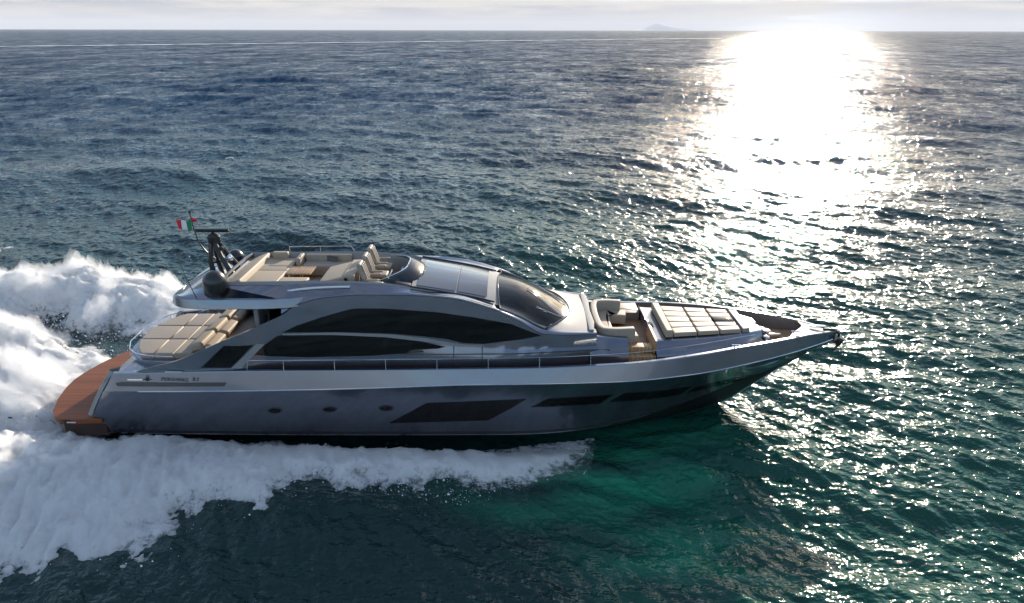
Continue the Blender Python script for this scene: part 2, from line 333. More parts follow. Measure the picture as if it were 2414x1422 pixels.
# hull wave field: aerated water beside the bow, its scattered sunlight painted teal
AER_GLOW = [ground(*q) for q in [(1250, 1055), (1380, 1010), (1560, 960), (1700, 990), (1700, 1100), (1800, 1260), (1850, 1450), (1550, 1450), (1420, 1290), (1250, 1210), (1150, 1170), (1100, 1110)]]
def local_swell(X, Y):
    # wash thrown by the bow, and the trough alongside
    bow = .22 * np.exp(-(((X - 2.6) / 2.4) ** 2 + ((Y - 16.6) / 1.2) ** 2)) + .18 * np.exp(-(((X + 3) / 7) ** 2 + ((Y - 14.6) / 1.5) ** 2))
    trough = -.36 * np.exp(-((Y - 17.7) / 1.05) ** 2) * sm(-10.5, -6.5, X) * sm(5.8, 3.0, X)
    return bow + trough
def build_sea():
    nr = 1250
    dep = np.concatenate([np.linspace(R(72), R(48), 40, endpoint=False), np.linspace(R(48), R(2.2), nr - 130, endpoint=False), np.geomspace(R(2.2), H / 46000., 90)])
    r = H / np.tan(dep)
    th = np.concatenate([np.linspace(R(-46), R(46), 1900), np.linspace(R(46), R(314), 270)[1:-1]])
    RR, TH = np.meshgrid(r, th, indexing='ij'); X = RR * np.sin(TH); Y = RR * np.cos(TH)
    dr = np.gradient(r)[:, None] * np.ones_like(TH)
    dth = np.where(np.abs(TH) <= R(46.1), R(92) / 1900, R(1)); sp = np.maximum(np.abs(dr), RR * dth * 1.0)
    Z = sea_height(X, Y, sp, RR * dth)
    flat = sm(.0, 1.0, sdist(X, Y, [(-12.5, 17.6), (6, 18.4), (6, 21.2), (-12.5, 22)]) + .6)
    Z = Z * (1 - .9 * flat) + local_swell(X, Y) - .25 * flat
    aer_glow = sm(-2.6, 3.0, sdist(X + .5 * sample(BANDS[2][0], X, Y, .2), Y + .5 * sample(BANDS[2][0], X, Y, 1.2), AER_GLOW)) * (.62 + .4 * sample(BANDS[2][0], X, Y, .6) * 2)
    far = np.clip((sp - .35) / 2.2, 0, 1)
    o = mesh_grid('sea', X, Y, Z, M['sea'], wrap=True, attrs={'aer_glow': np.clip(np.maximum(aer_glow, .22 * sm(0, 8, X + .25 * Y - 4) * sm(70, 25, RR) * sm(-5, 5, Y)), 0, 1), 'far': far, 'cam_dist': sm(25, 130, RR)}); o['kind'] = 'structure'  # lighter teal of sunlit water painted into the near right side
build_sea()

# ------------------------------------------------------------------ island on the horizon
def build_island():
    cx, cy = 8300, 40000
    n = 90; rows = []
    for j in range(9):
        v = j / 8 * math.pi; row = []
        for i in range(n):
            t = i / (n - 1); x = (t - .5) * 6000
            h = 330 * math.exp(-((x + 500) / 620) ** 2) + 170 * math.exp(-((x - 500) / 1000) ** 2) + 18 * math.sin(x * .011) * math.exp(-(x / 1700) ** 2)
            h *= max(0, 1 - (2 * t - 1) ** 6)
            row.append((cx + x, cy - math.cos(v) * 900, -8 + math.sin(v) * h))
        rows.append(row)
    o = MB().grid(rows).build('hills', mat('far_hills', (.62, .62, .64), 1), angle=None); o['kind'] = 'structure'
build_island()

def build_haze():
    o = MB().box((0, 0, 260), (96000, 96000, 524), 0).build('haze', None, smooth=False)
    m = bpy.data.materials.new('haze'); m.use_nodes = True; N, L = m.node_tree.nodes, m.node_tree.links; N.clear()
    out = N.new('ShaderNodeOutputMaterial'); v = N.new('ShaderNodeVolumePrincipled'); v.inputs['Color'].default_value = (.86, .89, .95, 1)
    v.inputs['Density'].default_value = 3.2e-5; v.inputs['Anisotropy'].default_value = .0; L.new(v.outputs[0], out.inputs['Volume'])
    o.data.materials.append(m); o['kind'] = 'stuff'
build_haze()

# ------------------------------------------------------------------ wash, wake and spray
_nt = np.random.default_rng(11).normal(size=(256, 256)).astype(np.float32)
def vnoise(x, y, ox=0):
    x = x + ox * 37.3; y = y + ox * 17.7; i = np.floor(x).astype(int); j = np.floor(y).astype(int); fx = x - i; fy = y - j
    fx = fx**3 * (fx * (6 * fx - 15) + 10); fy = fy**3 * (fy * (6 * fy - 15) + 10); i %= 256; j %= 256; i2 = (i + 1) % 256; j2 = (j + 1) % 256
    return (_nt[i, j]*(1-fx)*(1-fy) + _nt[i2, j]*fx*(1-fy) + _nt[i, j2]*(1-fx)*fy + _nt[i2, j2]*fx*fy) * .6
def fbm(x, y, f, octv=5, gain=.5, ox=0, billow=False):
    z = 0; a = 1
    for k in range(octv):
        n = vnoise(x * f, y * f, ox + k * 3); z = z + a * ((.45 - np.abs(n)) * 1.6 if billow else n); f *= 2.03; a *= gain
    return z
def foam_mat():
    m = bpy.data.materials.new('foam'); m.use_nodes = True; N, L = m.node_tree.nodes, m.node_tree.links
    p = N['Principled BSDF']; p.inputs['Base Color'].default_value = (.93, .94, .94, 1); p.inputs['Roughness'].default_value = .85; p.inputs['Specular IOR Level'].default_value = .1
    p.inputs['Subsurface Weight'].default_value = .7; p.inputs['Subsurface Radius'].default_value = (1, 1, 1); p.inputs['Subsurface Scale'].default_value = .45
    geo = N.new('ShaderNodeNewGeometry'); at = N.new('ShaderNodeAttribute'); at.attribute_name = 'edge'
    n = N.new('ShaderNodeTexNoise'); n.inputs['Scale'].default_value = 3.6; n.inputs['Detail'].default_value = 9; n.inputs['Roughness'].default_value = .72; L.new(geo.outputs[0], n.inputs[0])
    nm = N.new('ShaderNodeMapRange'); nm.clamp = False; nm.inputs[3].default_value = -.15; nm.inputs[4].default_value = 1.15; L.new(n.outputs[0], nm.inputs[0])
    a = N.new('ShaderNodeMath'); a.operation = 'ADD'; L.new(at.outputs[2], a.inputs[0]); L.new(nm.outputs[0], a.inputs[1])
    r = N.new('ShaderNodeMapRange'); r.interpolation_type = 'SMOOTHSTEP'; r.inputs[1].default_value = .62; r.inputs[2].default_value = .98; L.new(a.outputs[0], r.inputs[0]); L.new(r.outputs[0], p.inputs['Alpha'])
    n2 = N.new('ShaderNodeTexNoise'); n2.inputs['Scale'].default_value = 9; n2.inputs['Detail'].default_value = 8; n2.inputs['Roughness'].default_value = .65; mpf = N.new('ShaderNodeMapping'); mpf.inputs['Scale'].default_value = (1.25, .42, .8); mpf.inputs['Rotation'].default_value = (0, 0, R(-18)); L.new(geo.outputs[0], mpf.inputs[0]); L.new(mpf.outputs[0], n2.inputs[0])
    b = N.new('ShaderNodeBump'); b.inputs['Distance'].default_value = .09; b.inputs['Strength'].default_value = .75; L.new(n2.outputs[0], b.inputs['Height']); L.new(b.outputs[0], p.inputs['Normal'])
    o = N['Material Output']; tl = N.new('ShaderNodeBsdfTranslucent'); tl.inputs[0].default_value = (.85, .85, .83, 1); tr = N.new('ShaderNodeBsdfTransparent'); ms = N.new('ShaderNodeMixShader'); ms2 = N.new('ShaderNodeMixShader'); ms.inputs[0].default_value = .4
    p.inputs['Alpha'].default_value = 1
    for l_ in list(p.inputs['Alpha'].links): L.remove(l_)
    L.new(p.outputs[0], ms.inputs[1]); L.new(tl.outputs[0], ms.inputs[2]); L.new(r.outputs[0], ms2.inputs[0]); L.new(tr.outputs[0], ms2.inputs[1]); L.new(ms.outputs[0], ms2.inputs[2]); L.new(ms2.outputs[0], o.inputs[0])
    return m
M['foam'] = foam_mat()
NEAR_PX = [(1345, 1036), (1325, 1075), (1255, 1105), (1180, 1128), (1080, 1140), (950, 1152), (860, 1150), (800, 1165), (770, 1140), (735, 1148), (690, 1158), (655, 1205), (610, 1200), (560, 1205), (500, 1215), (440, 1222), (395, 1268), (330, 1310), (230, 1362), (150, 1356), (75, 1412), (0, 1385), (-260, 1460), (-700, 1450), (-700, 1000), (60, 960)]
HULL_IN = [(-13.4, 18.6), (-12.2, 17.55), (-6, 17.45), (0, 17.55), (2.2, 17.9)]
NEARP = HULL_IN[::-1][:1] + [ground(u, v, .12) for u, v in NEAR_PX[:-1]] + HULL_IN
AFTP = [ground(u, v, .5) for u, v in [(-700, 640), (0, 660), (120, 655), (250, 648), (330, 655), (430, 668), (520, 690), (640, 735)]] + [(-7.0, 22.5), (-12.6, 22.3), (-13.6, 21.6), (-13.9, 18.0)] + [ground(u, v, .2) for u, v in [(60, 1010), (-700, 1010)]]
TROUGH = [ground(u, v, 0) for u, v in [(66, 764), (130, 763), (209, 787), (300, 800), (420, 800), (500, 840), (420, 870), (285, 838), (219, 824), (179, 830), (160, 803), (111, 779)]]
def foam_field(X, Y):
    # returns height and edge value (>0 inside)
    wx = X + .38 * fbm(X, Y, .9, 7, .62, ox=1) ; wy = Y + .38 * fbm(X, Y, .9, 7, .62, ox=5)
    dn = sdist(wx, wy, NEARP) + .32; da = sdist(wx, wy, AFTP) + .2; dt = sdist(wx, wy, TROUGH)
    da = np.minimum(da, -dt * 1.0)
    grow = np.clip((2.0 - X) / 15, 0, 1.2)                         # the wash builds up towards the stern
    # near-side sheet: crest parallel to the hull that moves outwards astern
    crest = 16.4 - .9 * grow - 1.6 * np.clip((-9 - X) / 6, 0, 1.5)
    prof = np.exp(-((Y - crest) / (.9 + 1.9 * grow)) ** 2)
    hug = sm(17.7, 16.7, Y) * np.clip((-X - 6) / -5 + 1, 0, 1) + np.clip((-X - 6) / 5, 0, 1) * sm(18.4, 17.2, Y)
    hug = .04 + .96 * np.clip(hug, 0, 1)
    hn = sm(0, .8, dn) * (.06 + .12 * grow) + sm(0, .5 + .9 * grow.mean(), dn) * prof * (.12 + .42 * grow)
    st = fbm(X * 1.5 + Y * .5, Y * .5 - X * .1, 1.5, 6, .6, ox=9, billow=True)
    hn = hn + sm(-.1, 1.2, dn) * (.07 + .13 * grow) * st * .55
    hn = hn * hug
    back = np.clip((-13 - X) / 8, 0, 1)
    ha = sm(0, 1.2, da) * (.30 + .10 * back)
    pu = fbm(X * .5 - Y * .2, Y * 1.0 + X * .35, .5, 8, .62, ox=14, billow=True)
    ha = ha + sm(-.1, 1.6, da) * (.26 + .16 * back) * (1 - .8 * np.exp(-(((X + 13.6) / 1.2) ** 2))) * np.clip(pu + .35, -.25, 3)
    ha = ha + .36 * np.exp(-(((Y - 29.5) / 2.2) ** 2)) * sm(0, 1.5, da) * sm(-30, -22, X) + .45 * np.exp(-(((X + 17) / 2.0) ** 2 + ((Y - 18.6) / 2.0) ** 2)) * sm(0, 1, da)
    h = np.maximum(np.where(dn > -.3, hn, -9), np.where(da > -.3, ha, -9)); e = np.maximum(dn, da)
    return h, e
def foam_mesh(name, x0, x1, y0, y1, d, sel, label):
    X, Yg = np.meshgrid(np.arange(x0, x1, d), np.arange(y0, y1, d), indexing='ij')
    h, e = foam_field(X, Yg); Z = h + .03
    base = sea_height(X, Yg, np.full(X.shape, .1)) * .6 + local_swell(X, Yg)
    Z = Z + base
    inh = in_poly(X, Yg, [(-12.3, 17.75), (-6, 17.65), (0, 17.75), (3, 18.2), (3, 21.5), (-12.3, 22)])
    keep = (e > -.18) & ~inh & sel(X, Yg)
    o = mesh_grid(name, X, Yg, Z, M['foam'], keep=keep, attrs={'edge': np.clip(e * .42 + .22, -.2, 1)}); o['kind'] = 'stuff'; o['label'] = label; o['category'] = 'foam'
    return o
def mist_mesh(name, x0, x1, y0, y1, d, sel, label, amp, dens, freq, ox, lift=0):
    X, Yg = np.meshgrid(np.arange(x0, x1, d), np.arange(y0, y1, d), indexing='ij')
    h, e = foam_field(X, Yg); base = local_swell(X, Yg)
    wx = X + .5 * fbm(X, Yg, .8, 4, ox=ox + 2); wy = Yg + .5 * fbm(X, Yg, .8, 4, ox=ox + 5)
    n = fbm(wx * .6 + wy * .25, wy + .3 * wx, freq, 7, .66, ox=ox, billow=True)
    t = amp(X, Yg) * np.clip(n + .35, -.1, 2.5) * sm(-.5, .9, e) - .015 + lift * 0
    inh = in_poly(X, Yg, [(-12.3, 17.4), (-6, 17.2), (0, 17.3), (3, 18.0), (3, 21.5), (-12.3, 22.3)])
    keep = (t > -.02) & (e > -.6) & ~inh & sel(X, Yg)
    hb = np.maximum(h, 0) + base - .04; t = np.maximum(t, .004)
    nr, nc = X.shape; idx = np.arange(nr * nc).reshape(nr, nc); q = np.stack([idx[:-1, :-1], idx[1:, :-1], idx[1:, 1:], idx[:-1, 1:]], -1).reshape(-1, 4)
    q = q[keep.reshape(-1)[q].all(1)]; tot = nr * nc
    # close the rim: edges used once
    ed = np.concatenate([q[:, [0, 1]], q[:, [1, 2]], q[:, [2, 3]], q[:, [3, 0]]]); key = np.sort(ed, 1); kk = key[:, 0].astype(np.int64) * tot + key[:, 1]
    un, first, cnt = np.unique(kk, return_index=True, return_counts=True); b = ed[first[cnt == 1]]
    side = np.stack([b[:, 1], b[:, 0], b[:, 0] + tot, b[:, 1] + tot], -1)
    Q = np.concatenate([q, q[:, ::-1] + tot, side]); co = np.concatenate([np.stack([X, Yg, hb + t], -1).reshape(-1, 3), np.stack([X, Yg, hb - .02], -1).reshape(-1, 3)])
    used = np.zeros(len(co), bool); used[Q] = True; mp = np.cumsum(used) - 1; co = co[used]; Q = mp[Q]
    me = bpy.data.meshes.new(name); me.vertices.add(len(co)); me.vertices.foreach_set('co', co.astype(np.float32).ravel()); me.loops.add(Q.size); me.loops.foreach_set('vertex_index', Q.ravel().astype(np.int32))
    me.polygons.add(len(Q)); me.polygons.foreach_set('loop_start', np.arange(0, Q.size, 4, dtype=np.int32)); me.update(calc_edges=True)
    m = bpy.data.materials.new(name + '_vapour'); m.use_nodes = True; N, L = m.node_tree.nodes, m.node_tree.links; N.clear()
    out = N.new('ShaderNodeOutputMaterial'); v = N.new('ShaderNodeVolumePrincipled'); v.inputs['Color'].default_value = (1, 1, 1, 1)
    v.inputs['Density'].default_value = dens; v.inputs['Anisotropy'].default_value = .65; L.new(v.outputs[0], out.inputs['Volume'])
    me.materials.append(m); o = bpy.data.objects.new(name, me); COL.objects.link(o); o['kind'] = 'stuff'; o['label'] = label; o['category'] = 'spray'
NEARSEL = lambda X, Yv: Yv < 18.6 - .2 * np.clip(-13 - X, 0, 20)
FARSEL = lambda X, Yv: Yv >= 18.6 - .2 * np.clip(-13 - X, 0, 20)
mist_mesh('bow_mist', -22, 2.6, 9.0, 19.2, .06, NEARSEL, 'soft bluish spray hanging over the wash along the hull', lambda X, Yv: (.05 + .20 * np.clip((1 - X) / 12, 0, 1.3)) * (.08 + .92 * sm(17.2, 16.2, Yv)), 3.0, 1.5, 30)
mist_mesh('wake_mist', -46, -6.8, 16.5, 42, .08, FARSEL, 'sunlit spray hanging over the churned wake astern', lambda X, Yv: .56 - .1 * sm(24, 29, Yv) - .36 * np.exp(-(((X + 13.6) / 1.5) ** 2)), 1.5, .7, 40)
foam_mesh('bow_wash', -22, 2.6, 9.5, 19.2, .045, lambda X, Yv: Yv < 18.6 - .2 * np.clip(-13 - X, 0, 20), 'blue white wash peeling off the shaded side of the hull')
foam_mesh('stern_wake', -46, -6.8, 17.0, 42, .07, lambda X, Yv: Yv >= 18.6 - .2 * np.clip(-13 - X, 0, 20) - .08, 'bright churned wake boiling up behind the stern')
def droplets():
    g = np.random.default_rng(5); n = 160000
    X = g.uniform(-24, 2.4, n); Yv = np.where(g.random(n) < .6, g.uniform(9.5, 18, n), g.uniform(18, 34, n)); h, e = foam_field(X, Yv)
    k = (np.abs(e) < .55 + .3 * (Yv > 19)) & (g.random(n) < np.exp(-np.abs(e) * 2.5)) & ~in_poly(X, Yv, [(-14.4, 17.3), (3, 17.3), (3, 22.3), (-14.4, 22.3)])
    X, Yv, h, e = X[k], Yv[k], h[k], e[k]; n = len(X)
    z = np.maximum(h, 0) + .02 + g.exponential(.07, n) * (1 + (Yv > 19) * 1.5) + local_swell(X, Yv); r = (.006 + g.exponential(.008, n)) * np.clip(.45 + (-X) / 8, .45, 1)
    T_ = np.array([(1, 0, 0), (-1, 0, 0), (0, 1, 0), (0, -1, 0), (0, 0, 1), (0, 0, -1)], float)
    Fc = np.array([(0, 2, 4), (2, 1, 4), (1, 3, 4), (3, 0, 4), (2, 0, 5), (1, 2, 5), (3, 1, 5), (0, 3, 5)])
    V = (np.stack([X, Yv, z], -1)[:, None] + T_[None] * r[:, None, None]).reshape(-1, 3); Q = (np.arange(n)[:, None, None] * 6 + Fc[None]).reshape(-1, 3)
    me = bpy.data.meshes.new('spray'); me.from_pydata(V.tolist(), [], Q.tolist()); me.update()
    o = link('spray', me, mat('spray_drops', (.85, .87, .88), .4)); o['kind'] = 'stuff'; o['label'] = 'fine spray thrown up along the edges of the wash'; o['category'] = 'spray'
droplets()
# small whitecaps out on the open water and the long old wake near the horizon
def cap_patch(u, v, rx, ry, i):
    cx, cy = ground(u, v, .1); d = max(.05, rx / 60)
    X, Yg = np.meshgrid(np.arange(cx - rx, cx + rx, d), np.arange(cy - ry, cy + ry, d), indexing='ij')
    q = ((X - cx) / rx) ** 2 + ((Yg - cy) / ry) ** 2; e = (.55 - q) + .5 * fbm(X / rx, Yg / rx, 3, 4, ox=20 + i)
    Z = sea_height(X, Yg, np.full(X.shape, .4)) + .10 + .12 * sm(0, .6, e)
    o = mesh_grid('whitecap', X, Yg, Z, M['foam'], keep=e > -.1, attrs={'edge': np.clip(e * .6, -.2, 1)})
    return o
for i, (u, v, rx, ry, lb) in enumerate([(540, 368, .9, .8, 'small whitecap on a wave crest left of centre'), (1358, 184, 2.4, 2.2, 'whitecap on the open water left of the sun glitter'), (6, 602, .7, .9, 'whitecap at the left edge above the wake'), (1705, 560, .5, .4, 'little whitecap near the lower end of the sun glitter')]):
    o = cap_patch(u, v, rx, ry, i); o['label'] = lb; o['category'] = 'whitecap'; o['group'] = 'whitecaps on the open sea'
def old_wake():
    a, b = np.array(ground(-260, 118)), np.array(ground(1700, 90)); n = 240; rows = []
    dirv = (b - a) / np.linalg.norm(b - a); nr_ = np.array([-dirv[1], dirv[0]])
    for i in range(n + 1):
        c = a + (b - a) * (i / n) ** 1.0; w = 5.5 + 2.0 * math.sin(i * .7) + 1.8 * math.sin(i * 1.9)
        rows.append([(c[0] + nr_[0] * w * s, c[1] + nr_[1] * w * s, .55 + .0 * s) for s in (-1, 1)])
    o = MB().grid(rows).build('old_wake', mat('old_foam', (.80, .82, .84), .8), angle=None); o['kind'] = 'stuff'; o['label'] = 'thin pale wake line running far out towards the horizon'; o['category'] = 'foam'
old_wake()

# ------------------------------------------------------------------ the yacht
Y = bpy.data.objects.new('motor_yacht', None); COL.objects.link(Y); Y.location = (0, YC, 0)
Y['label'] = 'long silver blue motor yacht speeding to the right across the open sea'; Y['category'] = 'yacht'
bpy.context.view_layer.update()
def part(mb, name, m, parent=None, angle=35, label=None, **k):
    """mesh part of the yacht; vertices are given in world space"""
    p = parent or Y
    mb.v = [(x, y - YC, z) for x, y, z in mb.v]
    o = mb.build(name, m, p, angle=angle, **k)
    if label: o['label'] = label
    return o
wg = crv([(-12.3, 2.30), (-10, 2.48), (-7, 2.59), (-3, 2.62), (0, 2.61), (3, 2.46), (5, 2.16), (7, 1.58), (8.5, .98), (9.6, .43), (10.3, .03)])
wk = crv([(-12.3, 2.44), (-10, 2.62), (-7, 2.73), (-3, 2.76), (0, 2.75), (3, 2.60), (5, 2.27), (7, 1.68), (8.5, 1.07), (9.6, .48), (10.3, .035)])
zg = crv([(-12.3, 2.28), (-11.2, 2.33), (-7.7, 2.49), (-2.5, 2.57), (1.1, 2.62), (3.7, 2.69), (5.5, 2.79), (7, 2.84), (8.9, 2.80), (10.3, 2.64)])
zk = crv([(-12.3, 1.78), (-10.7, 1.85), (-4.9, 2.04), (-.1, 2.20), (3, 2.20), (5.4, 2.24), (7.6, 2.34), (9.2, 2.39), (10.3, 2.40)])
wc = crv([(-12.3, 2.25), (-6, 2.45), (0, 2.38), (2.5, 2.08), (4, 1.68), (5.5, 1.15), (7, .55), (8, .2), (8.7, .04), (10.3, .02)])
zc = crv([(-12.3, .25), (-6, .32), (1, .30), (2.5, .34), (4, .50), (5.5, .74), (7, 1.02), (8, 1.22), (8.7, 1.42), (9.57, 1.97), (10.3, 2.30)])
kz = crv([(-12.3, -.7), (2, -.75), (4.3, -.62), (5.5, -.42), (6.9, .02), (8, .80), (8.85, 1.42), (9.57, 1.95), (10.3, 2.28)])
def w_hull(x, z):
    a, b = zc(x), zk(x); c, d = wc(x), wk(x)
    if z >= b: return d + (wg(x) - d) * (z - b) / max(.05, zg(x) - b)
    t = min(1, max(0, (z - a) / max(.03, b - a))); fl = 1 + .35 * min(1, max(0, (x - 1) / 6))
    bul = .06 * math.sin(math.pi * t) * min(1, max(0, (3 - x) / 4))
    return c + (d - c) * t ** fl + bul
def shear(x, z):                         # raked stern quarter
    f = min(1, max(0, (-10.9 - x) / 1.4)); return f * f * max(0, z - .95) * .62
XS = [-12.3, -12.15, -12, -11.8] + list(np.linspace(-11.5, 9, 84)) + list(np.linspace(9.15, 10.3, 14))
rows, brow = [], []
for x in XS:
    def sec(s):
        r = []
        for i in range(4): z = zg(x) + (zk(x) - zg(x)) * i / 3; r.append((x + shear(x, z), s * w_hull(x, z), z))
        for i in range(1, 13):
            t = 1 - i / 12; z = zc(x) + (zk(x) - zc(x)) * t; r.append((x + shear(x, z), s * w_hull(x, z), z))
        return r
    n = [B(*p) for p in sec(1)]; f = [B(*p) for p in sec(-1)]
    rows.append((n, f))
    a = (x, wc(x), zc(x)); k = (x, 0, kz(x))
    brow.append([B(a[0], a[1], a[2]), B(x, a[1] * .97, a[2] - .04), B(x, a[1] * .55, (a[2] - .04) * .4 + k[2] * .6 + .02), B(*k),
                 B(x, -a[1] * .55, (a[2] - .04) * .4 + k[2] * .6 + .02), B(x, -a[1] * .97, a[2] - .04), B(a[0], -a[1], a[2])])
h = MB(); h.grid([r[0] for r in rows]); h.grid([r[1] for r in rows])
hull = part(h, 'hull', M['paint'], angle=9)
hb = MB().grid(brow)
part(hb, 'hull_bottom', M['bottom'], hull, angle=20)
# bulwark inner lining, cap rail and deck
zd = lambda x: zg(x) - (.34 if x < 4 else .34 + .10 * min(1, (x - 4) / 3))
for s in (1, -1):
    lin, cap = [], []
    for x in np.linspace(-7.6 if s > 0 else -11, 10.0, 90):
        e = min(.10, wg(x) * .5); sh = shear(x, zg(x))
        lin.append([B(x + sh, s * (wg(x) - e), zg(x) - .005), B(x + sh, s * (wg(x) - e - .02), zd(x) - .05)])
    part(MB().grid(lin), 'bulwark_lining', M['inner'], hull)
    for x in np.linspace(-12.25, 10.28, 110):
        e = min(.11, wg(x) * .6); sh = shear(x, zg(x)); z = zg(x)
        cap.append([B(x + sh, s * (wg(x) + .004), z - .012), B(x + sh, s * (wg(x) - .008), z + .018), B(x + sh, s * (wg(x) - e + .01), z + .018), B(x + sh, s * (wg(x) - e), z - .03)])
    part(MB().grid(cap), 'cap_rail', M['paint'], hull, angle=60)
    part(MB().tube([B(x, s * (wk(x) + .004), zk(x)) for x in np.linspace(-10.7, 10.2, 90)], .018, 6), 'rub_rail', M['chrome'], hull)
dk = MB().grid([[B(x, s * (wg(x) - .05), zd(x)) for s in (1, .6, .2, -.2, -.6, -1)] for x in np.linspace(-11.3, 10.05, 80)])
part(dk, 'deck', M['teak'], hull)
# stem plate closing the bow
part(MB().tube([B(x, 0, kz(x) + .02) for x in np.linspace(6.9, 10.25, 16)] + [B(10.31, 0, 2.62)], .03, 8), 'stem', M['chrome'], hull)

def xpatch(name, poly, wf, m, parent, off=.012, thick=.03, s=1, nx=None, nz=5, pix=True, label=None, zmin=None):
    """panel cut to a side-view outline and laid on the surface wf, with its own thickness"""
    P = [survey(u, v, wf) for u, v in poly] if pix else poly
    xs = [p[0] for p in P]; x0, x1 = min(xs), max(xs)
    cols = sorted(set([round(a, 4) for a in xs] + list(np.linspace(x0, x1, nx or max(6, int((x1 - x0) / .12))))))
    top, bot = [], []; n = len(P)
    for x in cols:
        xx = min(max(x, x0 + 1e-3), x1 - 1e-3); hit = []
        for i in range(n):
            (ax, az), (bx, bz) = P[i], P[(i + 1) % n]
            if ax != bx and min(ax, bx) <= xx <= max(ax, bx): hit.append(az + (bz - az) * (xx - ax) / (bx - ax))
        top.append(max(hit)); bot.append(min(hit))
    def face(o): return [[B(x, s * (wf(x, b + (t - b) * k / nz) + o), b + (t - b) * k / nz) for k in range(nz + 1)] for x, t, b in zip(cols, top, bot)]
    A, C = face(off), face(off - thick); mb = MB(); mb.grid(A); mb.grid(C)
    mb.grid([[a[0] for a in A], [c[0] for c in C]]); mb.grid([[a[-1] for a in A], [c[-1] for c in C]])
    mb.grid([A[0], C[0]]); mb.grid([A[-1], C[-1]])
    return part(mb, name, m, parent, angle=30, label=label)
hp = lambda name, poly, m=M['dglass'], **k: xpatch(name, poly, w_hull, m, hull, **k)
hp('hull_window', [(919, 998), (1007, 951), (1242, 941), (1204, 964), (1152, 991)], label='largest hull window amidships')
hp('hull_window', [(1253, 960), (1294, 940), (1447, 930), (1417, 951)])
hp('hull_window', [(1439, 947), (1473, 927), (1633, 910), (1607, 929)])
hp('hull_window', [(1622, 925), (1648, 910), (1790, 881), (1738, 899)])
def disc_pix(u, v, a, b, n=24): return [(u + a * math.cos(2*math.pi*i/n), v + b * math.sin(2*math.pi*i/n)) for i in range(n)]
for u, v in [(650, 969), (779, 966), (912, 963)]:
    rim = hp('porthole', disc_pix(u, v, 18, 7.2), M['dark'], off=.010, nx=20)
    q = xpatch('pane', disc_pix(u, v, 14, 5), w_hull, M['dglass'], rim, off=.016, nx=16)
# boot stripe above the chine
st = MB().grid([[B(x, w_hull(x, zc(x) + a) + .006, zc(x) + a) for a in (.05, .09, .13)] for x in np.linspace(-11.9, 5.2, 70)])
part(st, 'boot_stripe', M['dark'], hull)
st = MB().grid([[B(x, w_hull(x, zc(x) + a) + .007, zc(x) + a) for a in (.005, .022, .04)] for x in np.linspace(-11.9, 5.2, 70)])
part(st, 'spray_rail', M['chrome'], hull)
# dark slot and lettering on the quarter
hp('quarter_slot', [(274, 905), (280, 912), (530, 912), (536, 903), (290, 902)], M['dark'], off=.012)

# --- superstructure sides
wb = crv([(-11.6, 2.30), (-9.5, 2.44), (-7.9, 2.48), (-6.8, 2.17), (-3, 2.13), (0, 2.10), (1.4, 1.95), (2.6, 1.72)])
def ws(x, z):
    st = .05 * (1 - min(1, max(0, (z - 2.86) / .03))) * min(1, max(0, (x + 3.2) / 1.2))
    return wb(x) - (z - 2.3) * .15 + st
TP = [survey(u, v, ws) for u, v in [(292, 886), (350, 870), (420, 852), (470, 830), (540, 800), (600, 775), (665, 745), (700, 722), (760, 705), (860, 697), (960, 698), (1060, 705), (1160, 730), (1225, 757), (1290, 789)]] + [(2.6, 3.22)]
T = crv(TP)
XW = list(np.linspace(TP[0][0], 2.5, 110))
cab = bpy.data.objects.new('superstructure', None); COL.objects.link(cab); cab.parent = Y
walls = MB()
for s in (1, -1):
    A = [[B(x, s * ws(x, zd(x) - .03 + (T(x) - zd(x) + .03) * k / 14), zd(x) - .03 + (T(x) - zd(x) + .03) * k / 14) for k in range(15)] for x in XW]
    C = [[B(x, s * (ws(x, T(x)) - .14), T(x) - .02), B(x, s * (ws(x, zd(x)) - .20), zd(x) - .03)] for x in XW]
    walls.grid(A); walls.grid(C); walls.grid([[a[-1] for a in A], [c[0] for c in C]]); walls.grid([A[0][::-1][:1] + [A[0][0]], C[0]])
part(walls, 'side_wall', M['paint'], cab, angle=20)
sp = lambda name, poly, m=M['dglass'], **k: xpatch(name, poly, ws, m, cab, **k)
sp('saloon_window', [(667, 785), (700, 769), (759, 749), (800, 737), (836, 728), (908, 728), (1027, 736), (1117, 748), (1206, 764), (1278, 791), (1236, 799), (1141, 811), (1093, 809), (1057, 800), (997, 793), (923, 787), (804, 784)], label='long upper arched side window')
sp('saloon_window', [(600, 838), (625, 815), (655, 793), (669, 791), (789, 791), (908, 795), (997, 806), (1052, 818), (997, 831), (878, 839), (729, 843), (640, 841)], label='lower pointed side window')
sp('window_slit', [(945, 794), (1000, 801), (1093, 813), (1060, 811)], off=.02)
sp('cockpit_window', [(476, 868), (530, 816), (600, 814), (546, 868)], label='small slanted aft window')
sp('pillar', [(549, 868), (606, 812), (626, 812), (572, 868)], off=.03, m=M['roof'])
sp('chrome_strip', [(667, 788), (790, 784), (925, 789), (1000, 797), (1090, 812), (1140, 813), (1140, 816), (1080, 817), (1000, 805), (908, 795), (790, 790), (669, 791)], M['roof'], off=.022)
sp('wall_foot_band', [(577, 882), (586, 864), (700, 862), (1000, 860), (1300, 855), (1440, 850), (1440, 872), (1300, 878), (1000, 882)], M['darkband'], off=.01)  # dark band laid over the foot of the side wall
for u in (1070, 1137): sp('door_seam', [(u, 812), (u + 2.5, 812), (u + 2.5, 862), (u, 862)], M['dark'], off=.008, thick=.012, nx=2)
sp('door_seam', [(950, 834), (1300, 829), (1440, 824), (1440, 826), (1300, 831), (950, 836)], M['dark'], off=.006, thick=.012)

